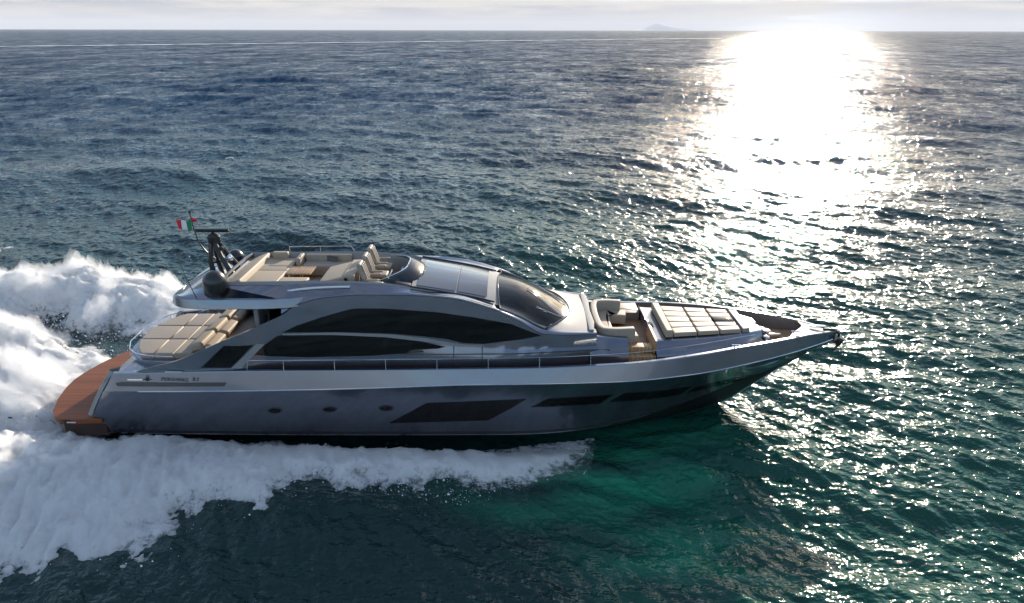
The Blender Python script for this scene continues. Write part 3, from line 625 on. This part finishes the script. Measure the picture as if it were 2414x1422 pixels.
# --- roof: shoulder from the side-wall top to the coaming, crown between the coamings
C_ = crv([(-8.4, 4.72), (-5, 4.76), (-3.7, 4.70), (-2.6, 4.52), (-1.3, 4.29), (-.45, 4.08), (.2, 3.87), (1.0, 3.52), (1.75, 3.33), (2.6, 3.24)])
Z0 = crv([(-3.2, 4.70), (-1.5, 4.46), (-.5, 4.30), (.2, 4.16), (.7, 3.98), (1.2, 3.70), (1.85, 3.38), (2.6, 3.27)])
WCo = crv([(-8.4, 1.40), (-3, 1.40), (-1, 1.38), (1, 1.36), (2.6, 1.30)])
def roof_z(x, w):
    w = abs(w); c = WCo(x); wa = ws(x, T(x)) - .0
    if w >= c: return T(x) + (C_(x) - T(x)) * min(1, max(0, (wa - w) / max(.05, wa - c))) ** .8
    return C_(x) + (Z0(x) - C_(x)) * (1 - (w / c) ** 2)
sh_ = MB()
for s in (1, -1):
    rr = []
    for x in np.linspace(-6.55, -2.9, 40):
        wa = ws(x, T(x)); r = [B(x, s * wa, T(x)), B(x, s * (wa + .02), T(x) + .025), B(x, s * (wa - .03), T(x) + .05)]
        for k in range(1, 7):
            w = wa - .05 + (WCo(x) - wa + .05) * k / 6; r.append(B(x, s * w, max(roof_z(x, w), T(x) + .05) + .02))
        rr.append(r)
    sh_.grid(rr)
    # forward of the fly cockpit the shoulder runs down beside the sunroof and windscreen
    rr = []
    for x in np.linspace(-2.9, 2.5, 60):
        wa = ws(x, T(x)); r = [B(x, s * wa, T(x)), B(x, s * (wa + .02), T(x) + .025), B(x, s * (wa - .03), T(x) + .05)]
        we = WCo(x) if x < -.5 or x > 1.1 else max(WCo(x), wa - .14)
        for k in range(1, 7):
            w = wa - .05 + (we - wa + .05) * k / 6; r.append(B(x, s * w, max(roof_z(x, w), T(x) + .0) + (.04 if k == 1 else .02)))
        rr.append(r)
    sh_.grid(rr)
part(sh_, 'roof_shoulder', M['paint'], cab, angle=30)
# crown pieces; the windscreen opening is left open
xtop = lambda w: -.42 + .10 * (abs(w) / 1.7) ** 2
xbot = lambda w: 1.80 - .85 * (abs(w) / 1.7) ** 2.2
def crown(name, m, xa, xb, wm, z_off=.0, nx=16, nw=24, parent=cab, **k):
    rr = []
    for j in range(nw + 1):
        a = -1 + 2 * j / nw; row = []
        for i in range(nx + 1):
            t = i / nx; w0 = a * wm
            x0, x1 = (xa(w0) if callable(xa) else xa), (xb(w0) if callable(xb) else xb)
            x = x0 + (x1 - x0) * t; row.append(B(x, w0, roof_z(x, w0) + z_off))
        rr.append(row)
    return part(MB().grid(rr), name, m, parent, **k)
roofp = crown('roof_panel', M['roof'], -2.9, xtop, 1.42, .015)
crown('foredeck_ramp', M['roof'], xbot, 2.46, 1.62, .022)
wsn = crown('windscreen', M['glass'], xtop, xbot, 1.66, .02, nx=24, nw=32)
for (a, b) in ((-2.75, -1.62), (-1.58, -.72)):
    crown('sunroof_panel', M['grey'], a, b, 1.18, .035, parent=roofp)
# windscreen gasket
part(MB().tube([B(xbot(w), w, roof_z(xbot(w), w) + .03) for w in np.linspace(-1.66, 1.66, 30)], .022, 6), 'gasket', M['dark'], wsn)
part(MB().tube([B(xtop(w), w, roof_z(xtop(w), w) + .03) for w in np.linspace(-1.66, 1.66, 30)], .02, 6), 'gasket', M['dark'], wsn)
for s in (1, -1):
    part(MB().tube([B(x, s * 1.655, roof_z(x, 1.655) + .035) for x in np.linspace(xtop(1.66), xbot(1.66), 16)], .035, 6), 'gasket', M['roof'], wsn)
# wipers
for w0, w1 in ((.9, .15), (-.2, -.85)):
    part(MB().tube([B(x, w0 + (w1 - w0) * t, roof_z(x, w0 + (w1 - w0) * t) + .06) for t, x in [(k / 8, xbot(w0) - .05 - 1.05 * k / 8) for k in range(9)]], .018, 6), 'wiper', M['chrome'], wsn)
part(MB().tube([B(x, .95 + .0 * x, roof_z(x, .95) + .05) for x in np.linspace(1.5, .75, 6)], .014, 6), 'wiper', M['chrome'], wsn)
# what shows through the windscreen
ins = MB(); ins.box(B(.2, 0, 2.9), (2.6, 3.2, .04), 0); ins.box(B(-.9, 0, 3.5), (.06, 3.3, 1.3), 0)
part(ins, 'cabin_lining', M['cabin'], cab)
ds = MB().slab([(x, YC - w) for x, w in [(.45, 1.35), (1.05, 1.3), (1.5, .7), (1.62, 0), (1.5, -.7), (1.05, -1.3), (.45, -1.35)]], 3.0, 3.18, .05)
part(ds, 'dashboard', M['dark'], cab)
se = MB()
for w in (.85, .2): se.box(B(-.15, w, 3.15), (.5, .5, .16), .06); se.box(B(-.42, w, 3.5), (.14, .5, .7), .06, rot=(0, -.15, 0))
part(se, 'helm_chair', M['leather'], cab)

# --- aft roof wing
ww = crv([(-9.95, .9), (-9.8, 1.45), (-9.55, 1.82), (-9.2, 2.0), (-8.5, 2.06), (-7.3, 2.06), (-6.4, 1.97), (-5.6, 1.72)])
wz = crv([(-9.95, 4.24), (-9.6, 4.38), (-9.0, 4.56), (-8.4, 4.70), (-6.2, 4.74)])
wr = []
for x in [-9.95, -9.9, -9.8, -9.7, -9.55, -9.4, -9.2] + list(np.linspace(-9, -5.6, 28)):
    a, z = ww(x), wz(x); e = min(1, (x + 9.95) / .5 + .25); zt = 4.18 + .26 * e
    half = [(0, 4.14), (a * .8, 4.14), (a - .06, 4.16), (a, 4.20), (a - .01, 4.24), (a - .07, zt), (a - .14, zt + .04 * e), (a - .42, zt + (z - zt) * .62), (a - .66, z), (a - .7, z - .02 if x < -8.36 else 4.13), (0, z - .02 if x < -8.36 else 4.13)]
    wr.append([B(x, w, zz) for w, zz in half] + [B(x, -w, zz) for w, zz in half[-2:0:-1]])
mb = MB(); mb.grid(wr, True); mb.f.append(tuple(range(len(wr[0]))))
part(mb, 'aft_roof', M['paint'], cab, angle=28)
# recess with dark glass each side of the fly deck
for s in (1, -1):
    part(MB().grid([[B(x, s * 1.93, 4.475 + .0 * x), B(x, s * (1.93 - .33 * (-6.6 - x) / 1.6), 4.475 + .21 * (-6.6 - x) / 1.6)] for x in np.linspace(-8.2, -6.62, 8)]), 'roof_inlay', M['dglass'], cab)
part(MB().tube([B(x, 1.60, roof_z(x, 1.60) + .05) for x in np.linspace(-6.5, -4.6, 14)], .035, 6), 'handrail', M['white'], cab)

# --- fly deck
fly = bpy.data.objects.new('fly_deck', None); COL.objects.link(fly); fly.parent = Y
co = MB()
for s in (1, -1):
    rr = []
    for x in np.linspace(-8.4, -.6, 60):
        c, z = WCo(x), C_(x); zb = 4.15 if x < -2.9 else z - .1
        rr.append([B(x, s * (c + .06), z - .12), B(x, s * (c + .05), z + .015), B(x, s * (c - .0), z + .05), B(x, s * (c - .05), z + .015), B(x, s * (c - .08), zb)])
    co.grid(rr)
part(co, 'coaming', M['roof'], fly, angle=60)
for s in (1, -1):
    part(MB().tube([B(x, s * (WCo(x) - .0), C_(x) + .065) for x in np.linspace(-2.9, -.5, 20)], .03, 6), 'coaming_trim', M['dark'], fly)
part(MB().box(B(-5.65, 0, 4.15), (5.5, 2.76, .06), .01), 'fly_floor', M['wood'], fly)
part(MB().tube([B(-8.42, w, 4.77 - .06 * (w / 1.4) ** 2) for w in np.linspace(-1.42, 1.42, 12)], .05, 8), 'aft_trim', M['dark'], fly)
def cushions(name, blocks, m, parent, bev=.05):
    mb = MB()
    for c, s_, *r in blocks: mb.box(B(*c), s_, bev, rot=(r[0] if r else None), seg=3)
    return part(mb, name, m, parent, angle=60)
cushions('fly_sofa', [((-8.08, 0, 4.56), (.62, 2.64, .30), (0, -.35, 0)), ((-7.35, .62, 4.42), (.95, 1.25, .44)), ((-7.35, -.62, 4.42), (.95, 1.25, .44)),
                      ((-7.45, -1.25, 4.66), (.5, .18, .36)), ((-6.45, .95, 4.42), (.85, .7, .44))], M['leather2'], fly)
cushions('fly_bench', [((-5.9, -.98, 4.38), (1.5, .55, .36)), ((-5.9, -1.24, 4.60), (1.5, .12, .34)), ((-6.75, -.98, 4.55), (.14, .6, .5))], M['leather'], fly)
cushions('fly_lounger', [((-5.15, .35, 4.50), (.95, 1.5, .5), (0, -.25, 0)), ((-4.75, .35, 4.62), (.35, 1.5, .5))], M['leather2'], fly)
part(MB().box(B(-6.5, -.1, 4.60), (.8, .7, .05), .02).tube([B(-6.5, -.1, 4.17), B(-6.5, -.1, 4.6)], .05), 'fly_table', M['wood'], fly)
for w in (.9, .12, -.66):
    ch = MB(); ch.box(B(-4.33, w, 4.86), (.13, .46, .74), .06, rot=(0, -.30, 0), seg=3)
    for k in (-.14, 0, .14): ch.box(B(-4.255, w + k, 4.88), (.06, .10, .62), .03, rot=(0, -.30, 0))
    ch.box(B(-4.0, w, 4.55), (.46, .44, .13), .05)
    ch.tube([B(-4.0, w, 4.17), B(-4.0, w, 4.55)], .05)
    for k in (-.25, .25): ch.box(B(-4.05, w + k, 4.74), (.36, .06, .06), .02)
    part(ch, 'helm_seat', M['leather'], fly, angle=60)
ds = MB(); ds.box(B(-3.2, .45, 4.42), (.5, 1.5, .5), .08, rot=(0, .25, 0)); part(ds, 'fly_console', M['dark'], fly)
wl = MB(); ring = [B(-3.58 + .08 * math.sin(t), .9 + .2 * math.cos(t), 4.78 + .18 * math.sin(t)) for t in np.linspace(0, 2 * math.pi, 20)]
wl.tube(ring, .018, 6); wl.tube([ring[0], ring[10]], .014, 6); wl.tube([ring[5], ring[15]], .014, 6); part(wl, 'steering_wheel', M['chrome'], fly)
# wrap-round fly windscreen
rr = []
for k in range(33):
    a = -1 + k / 16; w = 1.28 * a; x0 = -2.62 - .75 * abs(a) ** 3
    row = []
    for j in range(7):
        t = j / 6; x = x0 - .50 * t ** .9; row.append(B(x, w * (1 - .06 * t), roof_z(max(x0, -2.9), w) + .03 + .27 * (1 - .55 * a * a) * (1 - (1 - t) ** 1.6)))
    rr.append(row)
fw = part(MB().grid(rr), 'fly_windscreen', M['fglass'], fly)
mod = fw.modifiers.new('t', 'SOLIDIFY'); mod.thickness = .012
part(MB().tube([r[-1] for r in rr], .014, 6), 'rim', M['chrome'], fw)
# thin far-side rail on the fly deck
ra = MB(); ra.tube([B(x, -1.42, C_(x) + .22) for x in np.linspace(-7.2, -5.2, 8)] + [B(-5.1, -1.42, C_(-5.1) + .05)], .014, 6)
for x in (-7.2, -6.2): ra.tube([B(x, -1.42, C_(x)), B(x, -1.42, C_(x) + .22)], .012, 6)
part(ra, 'guard_rail', M['chrome'], fly)

# --- radar mast, domes, aerials, flag
mast = bpy.data.objects.new('radar_mast', None); COL.objects.link(mast); mast.parent = Y
lg = MB()
for w in (.28, -.28):
    lg.tube([B(-9.0, w, 4.55), B(-9.08, w * .8, 5.0), B(-9.02, w * .45, 5.55)], [.09, .075, .07])
    lg.tube([B(-8.45, w, 4.6), B(-8.75, w * .7, 5.15), B(-8.93, w * .4, 5.6)], [.10, .08, .07])
lg.tube([B(-9.05, -.25, 4.9), B(-8.62, .2, 4.9)], .03); lg.tube([B(-9.05, .25, 4.95), B(-8.62, -.2, 4.95)], .03)
part(lg, 'mast_leg', M['black'], mast)
hd = MB(); hd.lathe([(0, 0), (.14, .0), (.20, .06), (.20, .24), (.12, .32), (.05, .34), (.05, .42), (0, .42)], B(-8.97, 0, 5.48), 20); hd.box(B(-8.75, .1, 5.38), (.16, .16, .10), .03)
part(hd, 'mast_head', M['black'], mast)
part(MB().box(B(-8.97, .0, 5.91), (.98, .14, .12), .03), 'radar_bar', M['black'], mast)
cam_l = MB().lathe([(0, 0), (.08, 0), (.09, .1), (.05, .17), (0, .18)], B(-8.55, .05, 4.98), 16); part(cam_l, 'searchlight', M['chrome'], mast)
part(MB().tube([B(-9.02, 0, 5.0), B(-9.25, 0, 5.22), B(-9.44, 0, 5.5), B(-9.52, 0, 5.95), B(-9.56, 0, 6.42)], [.028, .026, .022, .018, .015], 8).tube([B(-9.46, 0, 5.52), B(-9.05, 0, 5.52)], .012, 6), 'flagpole', M['dark'], mast)
part(MB().lathe([(0, 0), (.035, 0), (.045, .04), (.03, .1), (0, .11)], B(-9.56, 0, 6.42), 10), 'mast_light', M['dark'], mast)
fx0, fz0 = -9.565, 6.24
def flag_piece(a, b, name, m, parent):
    rr = []
    for i in range(9):
        t = a + (b - a) * i / 8
        rr.append([B(fx0 - .43 * t, .07 * math.sin(t * 9 + s_) * t, fz0 - .05 * t - .04 * math.sin(t * 5) - s_ * .31 * (1 - .12 * t)) for s_ in np.linspace(0, 1, 7)])
    o = part(MB().grid(rr), name, m, parent); k = o.modifiers.new('t', 'SOLIDIFY'); k.thickness = .006; return o
fg = flag_piece(0, .34, 'flag', M['green'], mast); fg['label'] = 'green white and red ensign streaming aft'
flag_piece(.34, .68, 'white_stripe', M['fwhite'], fg); flag_piece(.68, 1, 'red_stripe', M['red'], fg)
pn = MB(); pn.grid([[B(-9.55 + .16 * t, .02 * math.sin(6 * t), 6.33 - .10 * t - s_ * .16 * (1 - .6 * t)) for s_ in (0, .5, 1)] for t in np.linspace(0, 1, 6)])
o = part(pn, 'pennant', M['red'], mast); k = o.modifiers.new('t', 'SOLIDIFY'); k.thickness = .006
def dome(x, w, z, r, h):
    prof = [(0, 0), (r * .80, 0), (r * .86, .05), (r * .86, .10), (r, .14)] + [(r, h * t) for t in (.3, .5)] + [(r * math.cos(a), h * .55 + (h * .45) * math.sin(a)) for a in np.linspace(.1, math.pi / 2, 8)]
    return part(MB().lathe(prof, B(x, w, z), 32), 'satellite_dome', M['black'], Y, angle=50)
dome(-8.42, 1.60, 4.40, .33, .78); dome(-8.95, -1.30, 4.30, .27, .60)
part(MB().tube([B(-8.85, 1.92, 4.42), B(-9.05, 1.92, 5.1), B(-9.28, 1.92, 6.1)], [.012, .010, .006], 6), 'whip_aerial', M['dark'], Y)
part(MB().tube([B(-8.6, -.3, 5.3), B(-8.72, -.3, 6.1)], [.010, .006], 6), 'whip_aerial', M['dark'], Y)

# --- aft cockpit, sun pad and stern
aft = bpy.data.objects.new('aft_deck', None); COL.objects.link(aft); aft.parent = Y
bk = MB().box(B(-6.9, 0, 3.28), (.08, 3.9, 1.72), .01); part(bk, 'saloon_door', M['dglass'], aft)
part(MB().box(B(-7.35, 1.45, 3.25), (.14, .5, 1.75), .04), 'door_post', M['roof'], aft)
part(MB().box(B(-8.0, -1.7, 2.7), (1.8, .7, .7), .08), 'cockpit_cabinet', M['dark'], aft)
pb = [(-11.75, 0), (-11.7, .7), (-11.45, 1.3), (-11.0, 1.66), (-10.3, 1.80), (-9.2, 1.84), (-9.2, -1.84), (-10.3, -1.80), (-11.0, -1.66), (-11.45, -1.3), (-11.7, -.7)]
part(MB().slab([(x, YC - w) for x, w in pb], 1.9, 2.40, .06), 'pad_plinth', M['paint'], aft)
pad = MB()
W3 = [(-1.55, -.52), (-.5, .5), (.52, 1.55)]
def xaft(w): return -11.58 + .62 * (abs(w) / 1.6) ** 2.4
for (a, b) in W3:
    n = 8; L0 = [(xaft(a + (b - a) * i / n) + .02, a + (b - a) * i / n) for i in range(n + 1)]
    for x0, x1 in ((None, -10.62), (-10.60, -10.05), (-10.03, -9.5)):
        o_ = ([(x, w) for x, w in L0] if x0 is None else [(x0, a + .01), (x0, b - .01)]) + [(x1, b - .01), (x1, a + .01)]
        pad.slab([(x, YC - w) for x, w in o_], 2.38, 2.56, .05)
part(pad, 'aft_sun_pad', M['leather'], aft, angle=60)
for (a, b) in W3:
    part(MB().box(B(-9.32, (a + b) / 2, 2.74), (.40, b - a - .05, .26), .10, rot=(0, -.25, 0), seg=4).box(B(-8.98, (a + b) / 2, 2.64), (.30, b - a - .08, .34), .09, rot=(0, .3, 0), seg=4), 'backrest_bolster', M['leather2'], aft, angle=60)
part(MB().box(B(-8.6, .1, 2.40), (.6, 3.0, .36), .08), 'cockpit_sofa', M['leather'], aft)
rl = [B(x, w, 2.60) for x, w in [(-9.9, 1.86), (-10.6, 1.80), (-11.1, 1.62), (-11.45, 1.3), (-11.68, .8), (-11.75, 0), (-11.68, -.8), (-11.45, -1.3), (-11.1, -1.62), (-10.4, -1.82), (-9.6, -1.86)]]
ra = MB().tube(rl, .014, 8)
for p in rl[1::2]: ra.tube([p, (p[0], p[1], 2.36)], .014, 6)
part(ra, 'stern_rail', M['chrome'], aft)
# transom: sloping panel with steps each side
tr = MB(); tr.grid([[B(-12.12, w, .85), B(-12.0, w, 1.25), B(-11.86, w, 1.75), B(-11.72, w, 2.1), B(-11.3, w, 2.28), B(-9.3, w, 2.30)] for w in np.linspace(-2.36, 2.36, 20)])
part(tr, 'transom', M['paint'], aft, angle=20)
for s in (1, -1):
    rr = []
    for t in np.linspace(0, 1, 12):
        z = .95 + 1.40 * t; x = -12.3 + (z - .95) * .62
        rr.append([B(x - .02, s * (w_hull(-12.3, z) + .02), z), B(x - .16, s * (w_hull(-12.3, z) - .03), z), B(x - .20, s * (w_hull(-12.3, z) - .12), z), B(x + .04, s * (w_hull(-12.3, z) - .30), z)])
    part(MB().grid(rr), 'quarter_fairing', M['roof'], aft)
    for k in range(5): part(MB().box(B(-12.25 + .24 * k, s * 2.02, .98 + .26 * k), (.26, .42, .05), .01), 'step', M['teak'], aft)
pf = [(-13.25, 2.48), (-13.52, 2.28), (-13.78, 1.95), (-14.08, 1.2), (-14.25, .5), (-14.3, 0)]
ol = pf + [(x, -w) for x, w in pf[-2::-1]] + [(-12.05, -2.42), (-12.05, 2.42)]
plat = part(MB().slab([(x, YC - w) for x, w in ol], .70, .85, .02), 'swim_platform', M['teakred'], Y, label='reddish teak bathing platform curving aft')
part(MB().slab([(x * .995 - .02, YC - w * .97) for x, w in ol], .25, .695, 0), 'platform_underbody', M['bronze'], plat)
part(MB().box(B(-12.9, 2.515, .78), (.26, .012, .035), .004), 'nameplate', M['white'], plat)
part(MB().box(B(-9.6, 2.50, 2.44), (.5, .06, .05), .02), 'fairlead', M['chrome'], aft)

# --- lettering on the quarter
def text(body, size, u, v, length, name, m, sx=1.0):
    c = bpy.data.curves.new(name, 'FONT'); c.body = body; c.size = 1; c.extrude = .004; c.space_character = 1.12
    o = bpy.data.objects.new(name, c); COL.objects.link(o); bpy.context.view_layer.update()
    me = bpy.data.meshes.new_from_object(o.evaluated_get(bpy.context.evaluated_depsgraph_get())); bpy.data.objects.remove(o)
    x0, z0 = survey(u, v, w_hull); wdt = max(q.co.x for q in me.vertices); k = length / wdt
    for q in me.vertices:
        x = x0 + q.co.x * k; z = z0 + q.co.y * size; w = w_hull(x, z) + .012 + q.co.z
        q.co = (x, -w, z)
    return link(name, me, m, hull, smooth=False)
text('PERSHING', .14, 382, 899, .78, 'lettering', M['dark']); text('82', .14, 456, 899, .18, 'lettering', M['dark'])
lo = MB(); x0, z0 = survey(350, 896, w_hull); wq = w_hull(x0, z0)
for k in range(4):
    a = k * math.pi / 4; lo.box((x0, YC - wq - .012, z0), (.26 if k % 2 == 0 else .16, .012, .022), .003, rot=(0, a, 0))
part(lo, 'emblem', M['dark'], hull)
hp('chrome_trim', [(303, 898), (303, 895), (338, 895), (338, 898)], M['chrome'], off=.014)

# --- foredeck: trunk, lounge, sun pad, bow gear
fd = bpy.data.objects.new('foredeck', None); COL.objects.link(fd); fd.parent = Y
zt_ = crv([(2.3, 3.12), (3.6, 3.00), (4.5, 2.90), (6, 2.90), (7.2, 2.93), (7.8, 2.88)])
wt_ = crv([(2.3, 1.48), (4.5, 1.30), (6, 1.08), (7.2, .78), (7.8, .45)])
wbt = crv([(2.3, 1.86), (4.5, 1.78), (6, 1.45), (7.2, 1.02), (8.0, .55)])
def trunk(xa, xb, inner, sides=(1, -1)):
    mb = MB()
    for s in sides:
        rr = []
        for x in np.linspace(xa, xb, 30):
            wt, wb_, z = wt_(x), wbt(x), zt_(x); zb = zd(x)
            r = [(wb_ + .05, zb - .02), (wb_, zb + (z - zb) * .42), (wb_ - .06, zb + (z - zb) * .46), (wt + .10, z - .10), (wt + .03, z - .01), (wt, z), (wt - .12, z)]
            if inner: r += [(wt - .16, z - .03), (wt - .18, zb + .1)]
            rr.append([B(x, s * w, zz) for w, zz in r])
        mb.grid(rr)
        mb.f.append(tuple(len(mb.v) - len(rr[0]) + i for i in range(len(rr[0]))))
    return mb
for s_ in (1, -1): part(trunk(2.3, 3.45, True, (s_,)), 'lounge_side', M['paint'], fd, angle=25)
mb = trunk(4.28, 7.75, False)
mb.grid([[B(x, w * (wt_(x) - .1), zt_(x)) for w in np.linspace(-1, 1, 7)] for x in np.linspace(4.28, 7.75, 20)])
mb.grid([[B(x, w * wbt(x), z) for x, z in ((4.28, zt_(4.28)), (4.28, zd(4.3)))] for w in np.linspace(-.85, .85, 5)])
mb.grid([[B(x, w * .5, z) for x, z in ((7.75, zt_(7.75)), (7.95, zd(7.9)))] for w in np.linspace(-1, 1, 5)])
part(mb, 'trunk', M['paint'], fd, angle=25)
part(MB().box(B(3.5, 0, zd(3.5) + .10), (2.2, 2.5, .12), .01), 'lounge_floor', M['teak'], fd)
# steps from the lounge down to the side deck
stp = MB()
for k, (w, z) in enumerate([(1.36, 2.78), (1.62, 2.58), (1.86, 2.42)]): stp.box(B(3.86, w, z - .09), (.80, .30, .18), .01)
part(stp, 'lounge_steps', M['wood'], fd)
part(MB().box(B(3.86, -1.62, 2.52), (.80, .9, .5), .03), 'side_locker', M['inner'], fd)
part(MB().box(B(4.24, 1.0, 2.82), (.06, 1.2, .40), .01, rot=(0, .1, 0)), 'step_riser', M['wood'], fd)
# U-shaped settee
bt = MB()
for t in np.linspace(0, 1, 1): pass
arc = [(3.7, 1.20), (3.1, 1.26), (2.72, 1.18), (2.56, .8), (2.52, 0), (2.56, -.8), (2.72, -1.18), (3.1, -1.26), (3.6, -1.20)]
def ribbon(path, w_in, z0, z1, name, m, bev=.05):
    n = len(path); inn = []
    for i, (x, w) in enumerate(path):
        a = path[max(i - 1, 0)]; b = path[min(i + 1, n - 1)]; d = Vector((b[0] - a[0], b[1] - a[1])).normalized(); inn.append((x - d.y * w_in * -1, w - d.x * w_in * 1))
    ol = [(x, YC - w) for x, w in path] + [(x, YC - w) for x, w in inn[::-1]]
    return part(MB().slab(ol, z0, z1, bev), name, m, fd, angle=60)
def dens(p, k=4):
    out = []
    fx = crv(list(enumerate([a for a, _ in p]))); fw_ = crv(list(enumerate([b for _, b in p])))
    for t in np.linspace(0, len(p) - 1, (len(p) - 1) * k + 1): out.append((fx(t), fw_(t)))
    return out
arc = dens(arc)
# path runs near side -> forward end far side; the seat lies inside the U
ribbon(arc, -.20, 2.7, 3.24, 'settee_back', M['leather'])
ribbon([(x + .16, w * .86) for x, w in arc], -.46, 2.62, 2.92, 'settee_seat', M['leather2'])
part(MB().slab([(x, YC - w) for x, w in [(2.28, 1.5), (2.42, 1.5), (2.50, .9), (2.46, 0), (2.50, -.9), (2.42, -1.5), (2.28, -1.5)]], 2.6, 3.34, .03), 'lounge_bulkhead', M['roof'], fd)
# sun pad with tufted cushions
padm = MB(); z1 = 3.05
wp = lambda x: 1.16 - (x - 4.6) * .15
cols_ = [(4.62, 4.86), (4.88, 5.62), (5.64, 6.32), (6.34, 7.0)]
for ci, (xa, xb) in enumerate(cols_):
    nb = 1 if ci == 0 else 5
    for k in range(nb):
        a, b = -1 + 2 * k / nb, -1 + 2 * (k + 1) / nb
        if ci == 3 and k == 2: continue
        padm.slab([(xa + .01, YC - a * wp(xa) - .008), (xb - .01, YC - a * wp(xb) - .008), (xb - .01, YC - b * wp(xb) + .008), (xa + .01, YC - b * wp(xa) + .008)][::-1], 2.93, z1 + (.10 if ci == 0 else 0), .045)
part(padm, 'bow_sun_pad', M['leather2'], fd, angle=60)
part(MB().box(B(6.66, 0, 3.04), (.60, .42, .05), .01), 'deck_hatch', M['dglass'], fd)
part(MB().slab([(7.06, YC - .78), (7.3, YC - .72), (7.3, YC + .72), (7.06, YC + .78)], 2.93, 3.06, .03), 'pad_end', M['roof'], fd)
part(MB().box(B(8.35, 0, zd(8.3) + .03), (1.7, 1.1, .04), .0), 'bow_well_floor', M['wood'], fd)
# raised foredeck at the very bow
rr = []
for t in np.linspace(0, 1, 16):
    rr.append([])
    for s in (1, .6, .2, -.2, -.6, -1):
        x0 = 9.25 - .85 * max(0, s); x = x0 + (10.22 - x0) * t; rr[-1].append(B(x, s * (wg(x) - .05), zg(x)))
part(MB().grid(rr), 'bow_deck', M['paint'], fd)
wd = MB().lathe([(0, 0), (.13, 0), (.13, .06), (.07, .1), (.07, .2), (.12, .24), (.12, .3), (0, .32)], B(8.05, .12, 2.42), 18).lathe([(0, 0), (.09, 0), (.06, .18), (.1, .22), (0, .26)], B(7.95, .42, 2.42), 14).box(B(8.3, 0, 2.5), (.5, .16, .12), .03)
part(wd, 'windlass', M['chrome'], fd)
part(MB().box(B(8.0, -.3, 2.52), (.34, .3, .22), .05), 'deck_locker', M['black'], fd)
ac = MB().tube([B(9.9, 0, 2.70), B(10.25, 0, 2.68), B(10.42, 0, 2.55), B(10.46, 0, 2.3)], .04).box(B(10.42, 0, 2.32), (.14, .42, .28), .05, rot=(0, .5, 0)).tube([B(10.2, .24, 2.1), B(10.46, .1, 2.25), B(10.46, -.1, 2.25), B(10.2, -.24, 2.1)], .04)
part(ac, 'anchor', M['black'], fd)
part(MB().box(B(9.7, 0, 2.80), (.5, .12, .05), .02), 'anchor_roller', M['chrome'], fd)
for x, w in ((8.75, .62), (8.75, -.62), (6.6, 1.68)):
    z = zg(x) + .02; part(MB().tube([B(x - .14, w, z + .07), B(x + .14, w, z + .07)], .022, 8).tube([B(x - .05, w, z - .02), B(x - .05, w, z + .07)], .018, 6).tube([B(x + .05, w, z - .02), B(x + .05, w, z + .07)], .018, 6), 'cleat', M['chrome'], fd)
# --- side rails on the bulwark
for s in (1, -1):
    xs = list(np.linspace(-7.45, 7.2, 40)); ra = MB()
    ra.tube([B(-7.5, s * (wg(-7.5) - .05), zg(-7.5))] + [B(x, s * (wg(x) - .10), zg(x) + .30) for x in xs] + [B(7.6, s * (wg(7.6) - .07), zg(7.6))], .009, 6)
    rail = part(ra, 'side_rail', M['chrome'], Y)
    for x in (-6.45, -5.0, -3.55, -2.1, -.65, .8, 2.25, 3.6, 5.0, 6.3):
        part(MB().tube([B(x, s * (wg(x) - .05), zg(x)), B(x, s * (wg(x) - .10), zg(x) + .30)], .010, 6), 'stanchion', M['chrome'], rail)
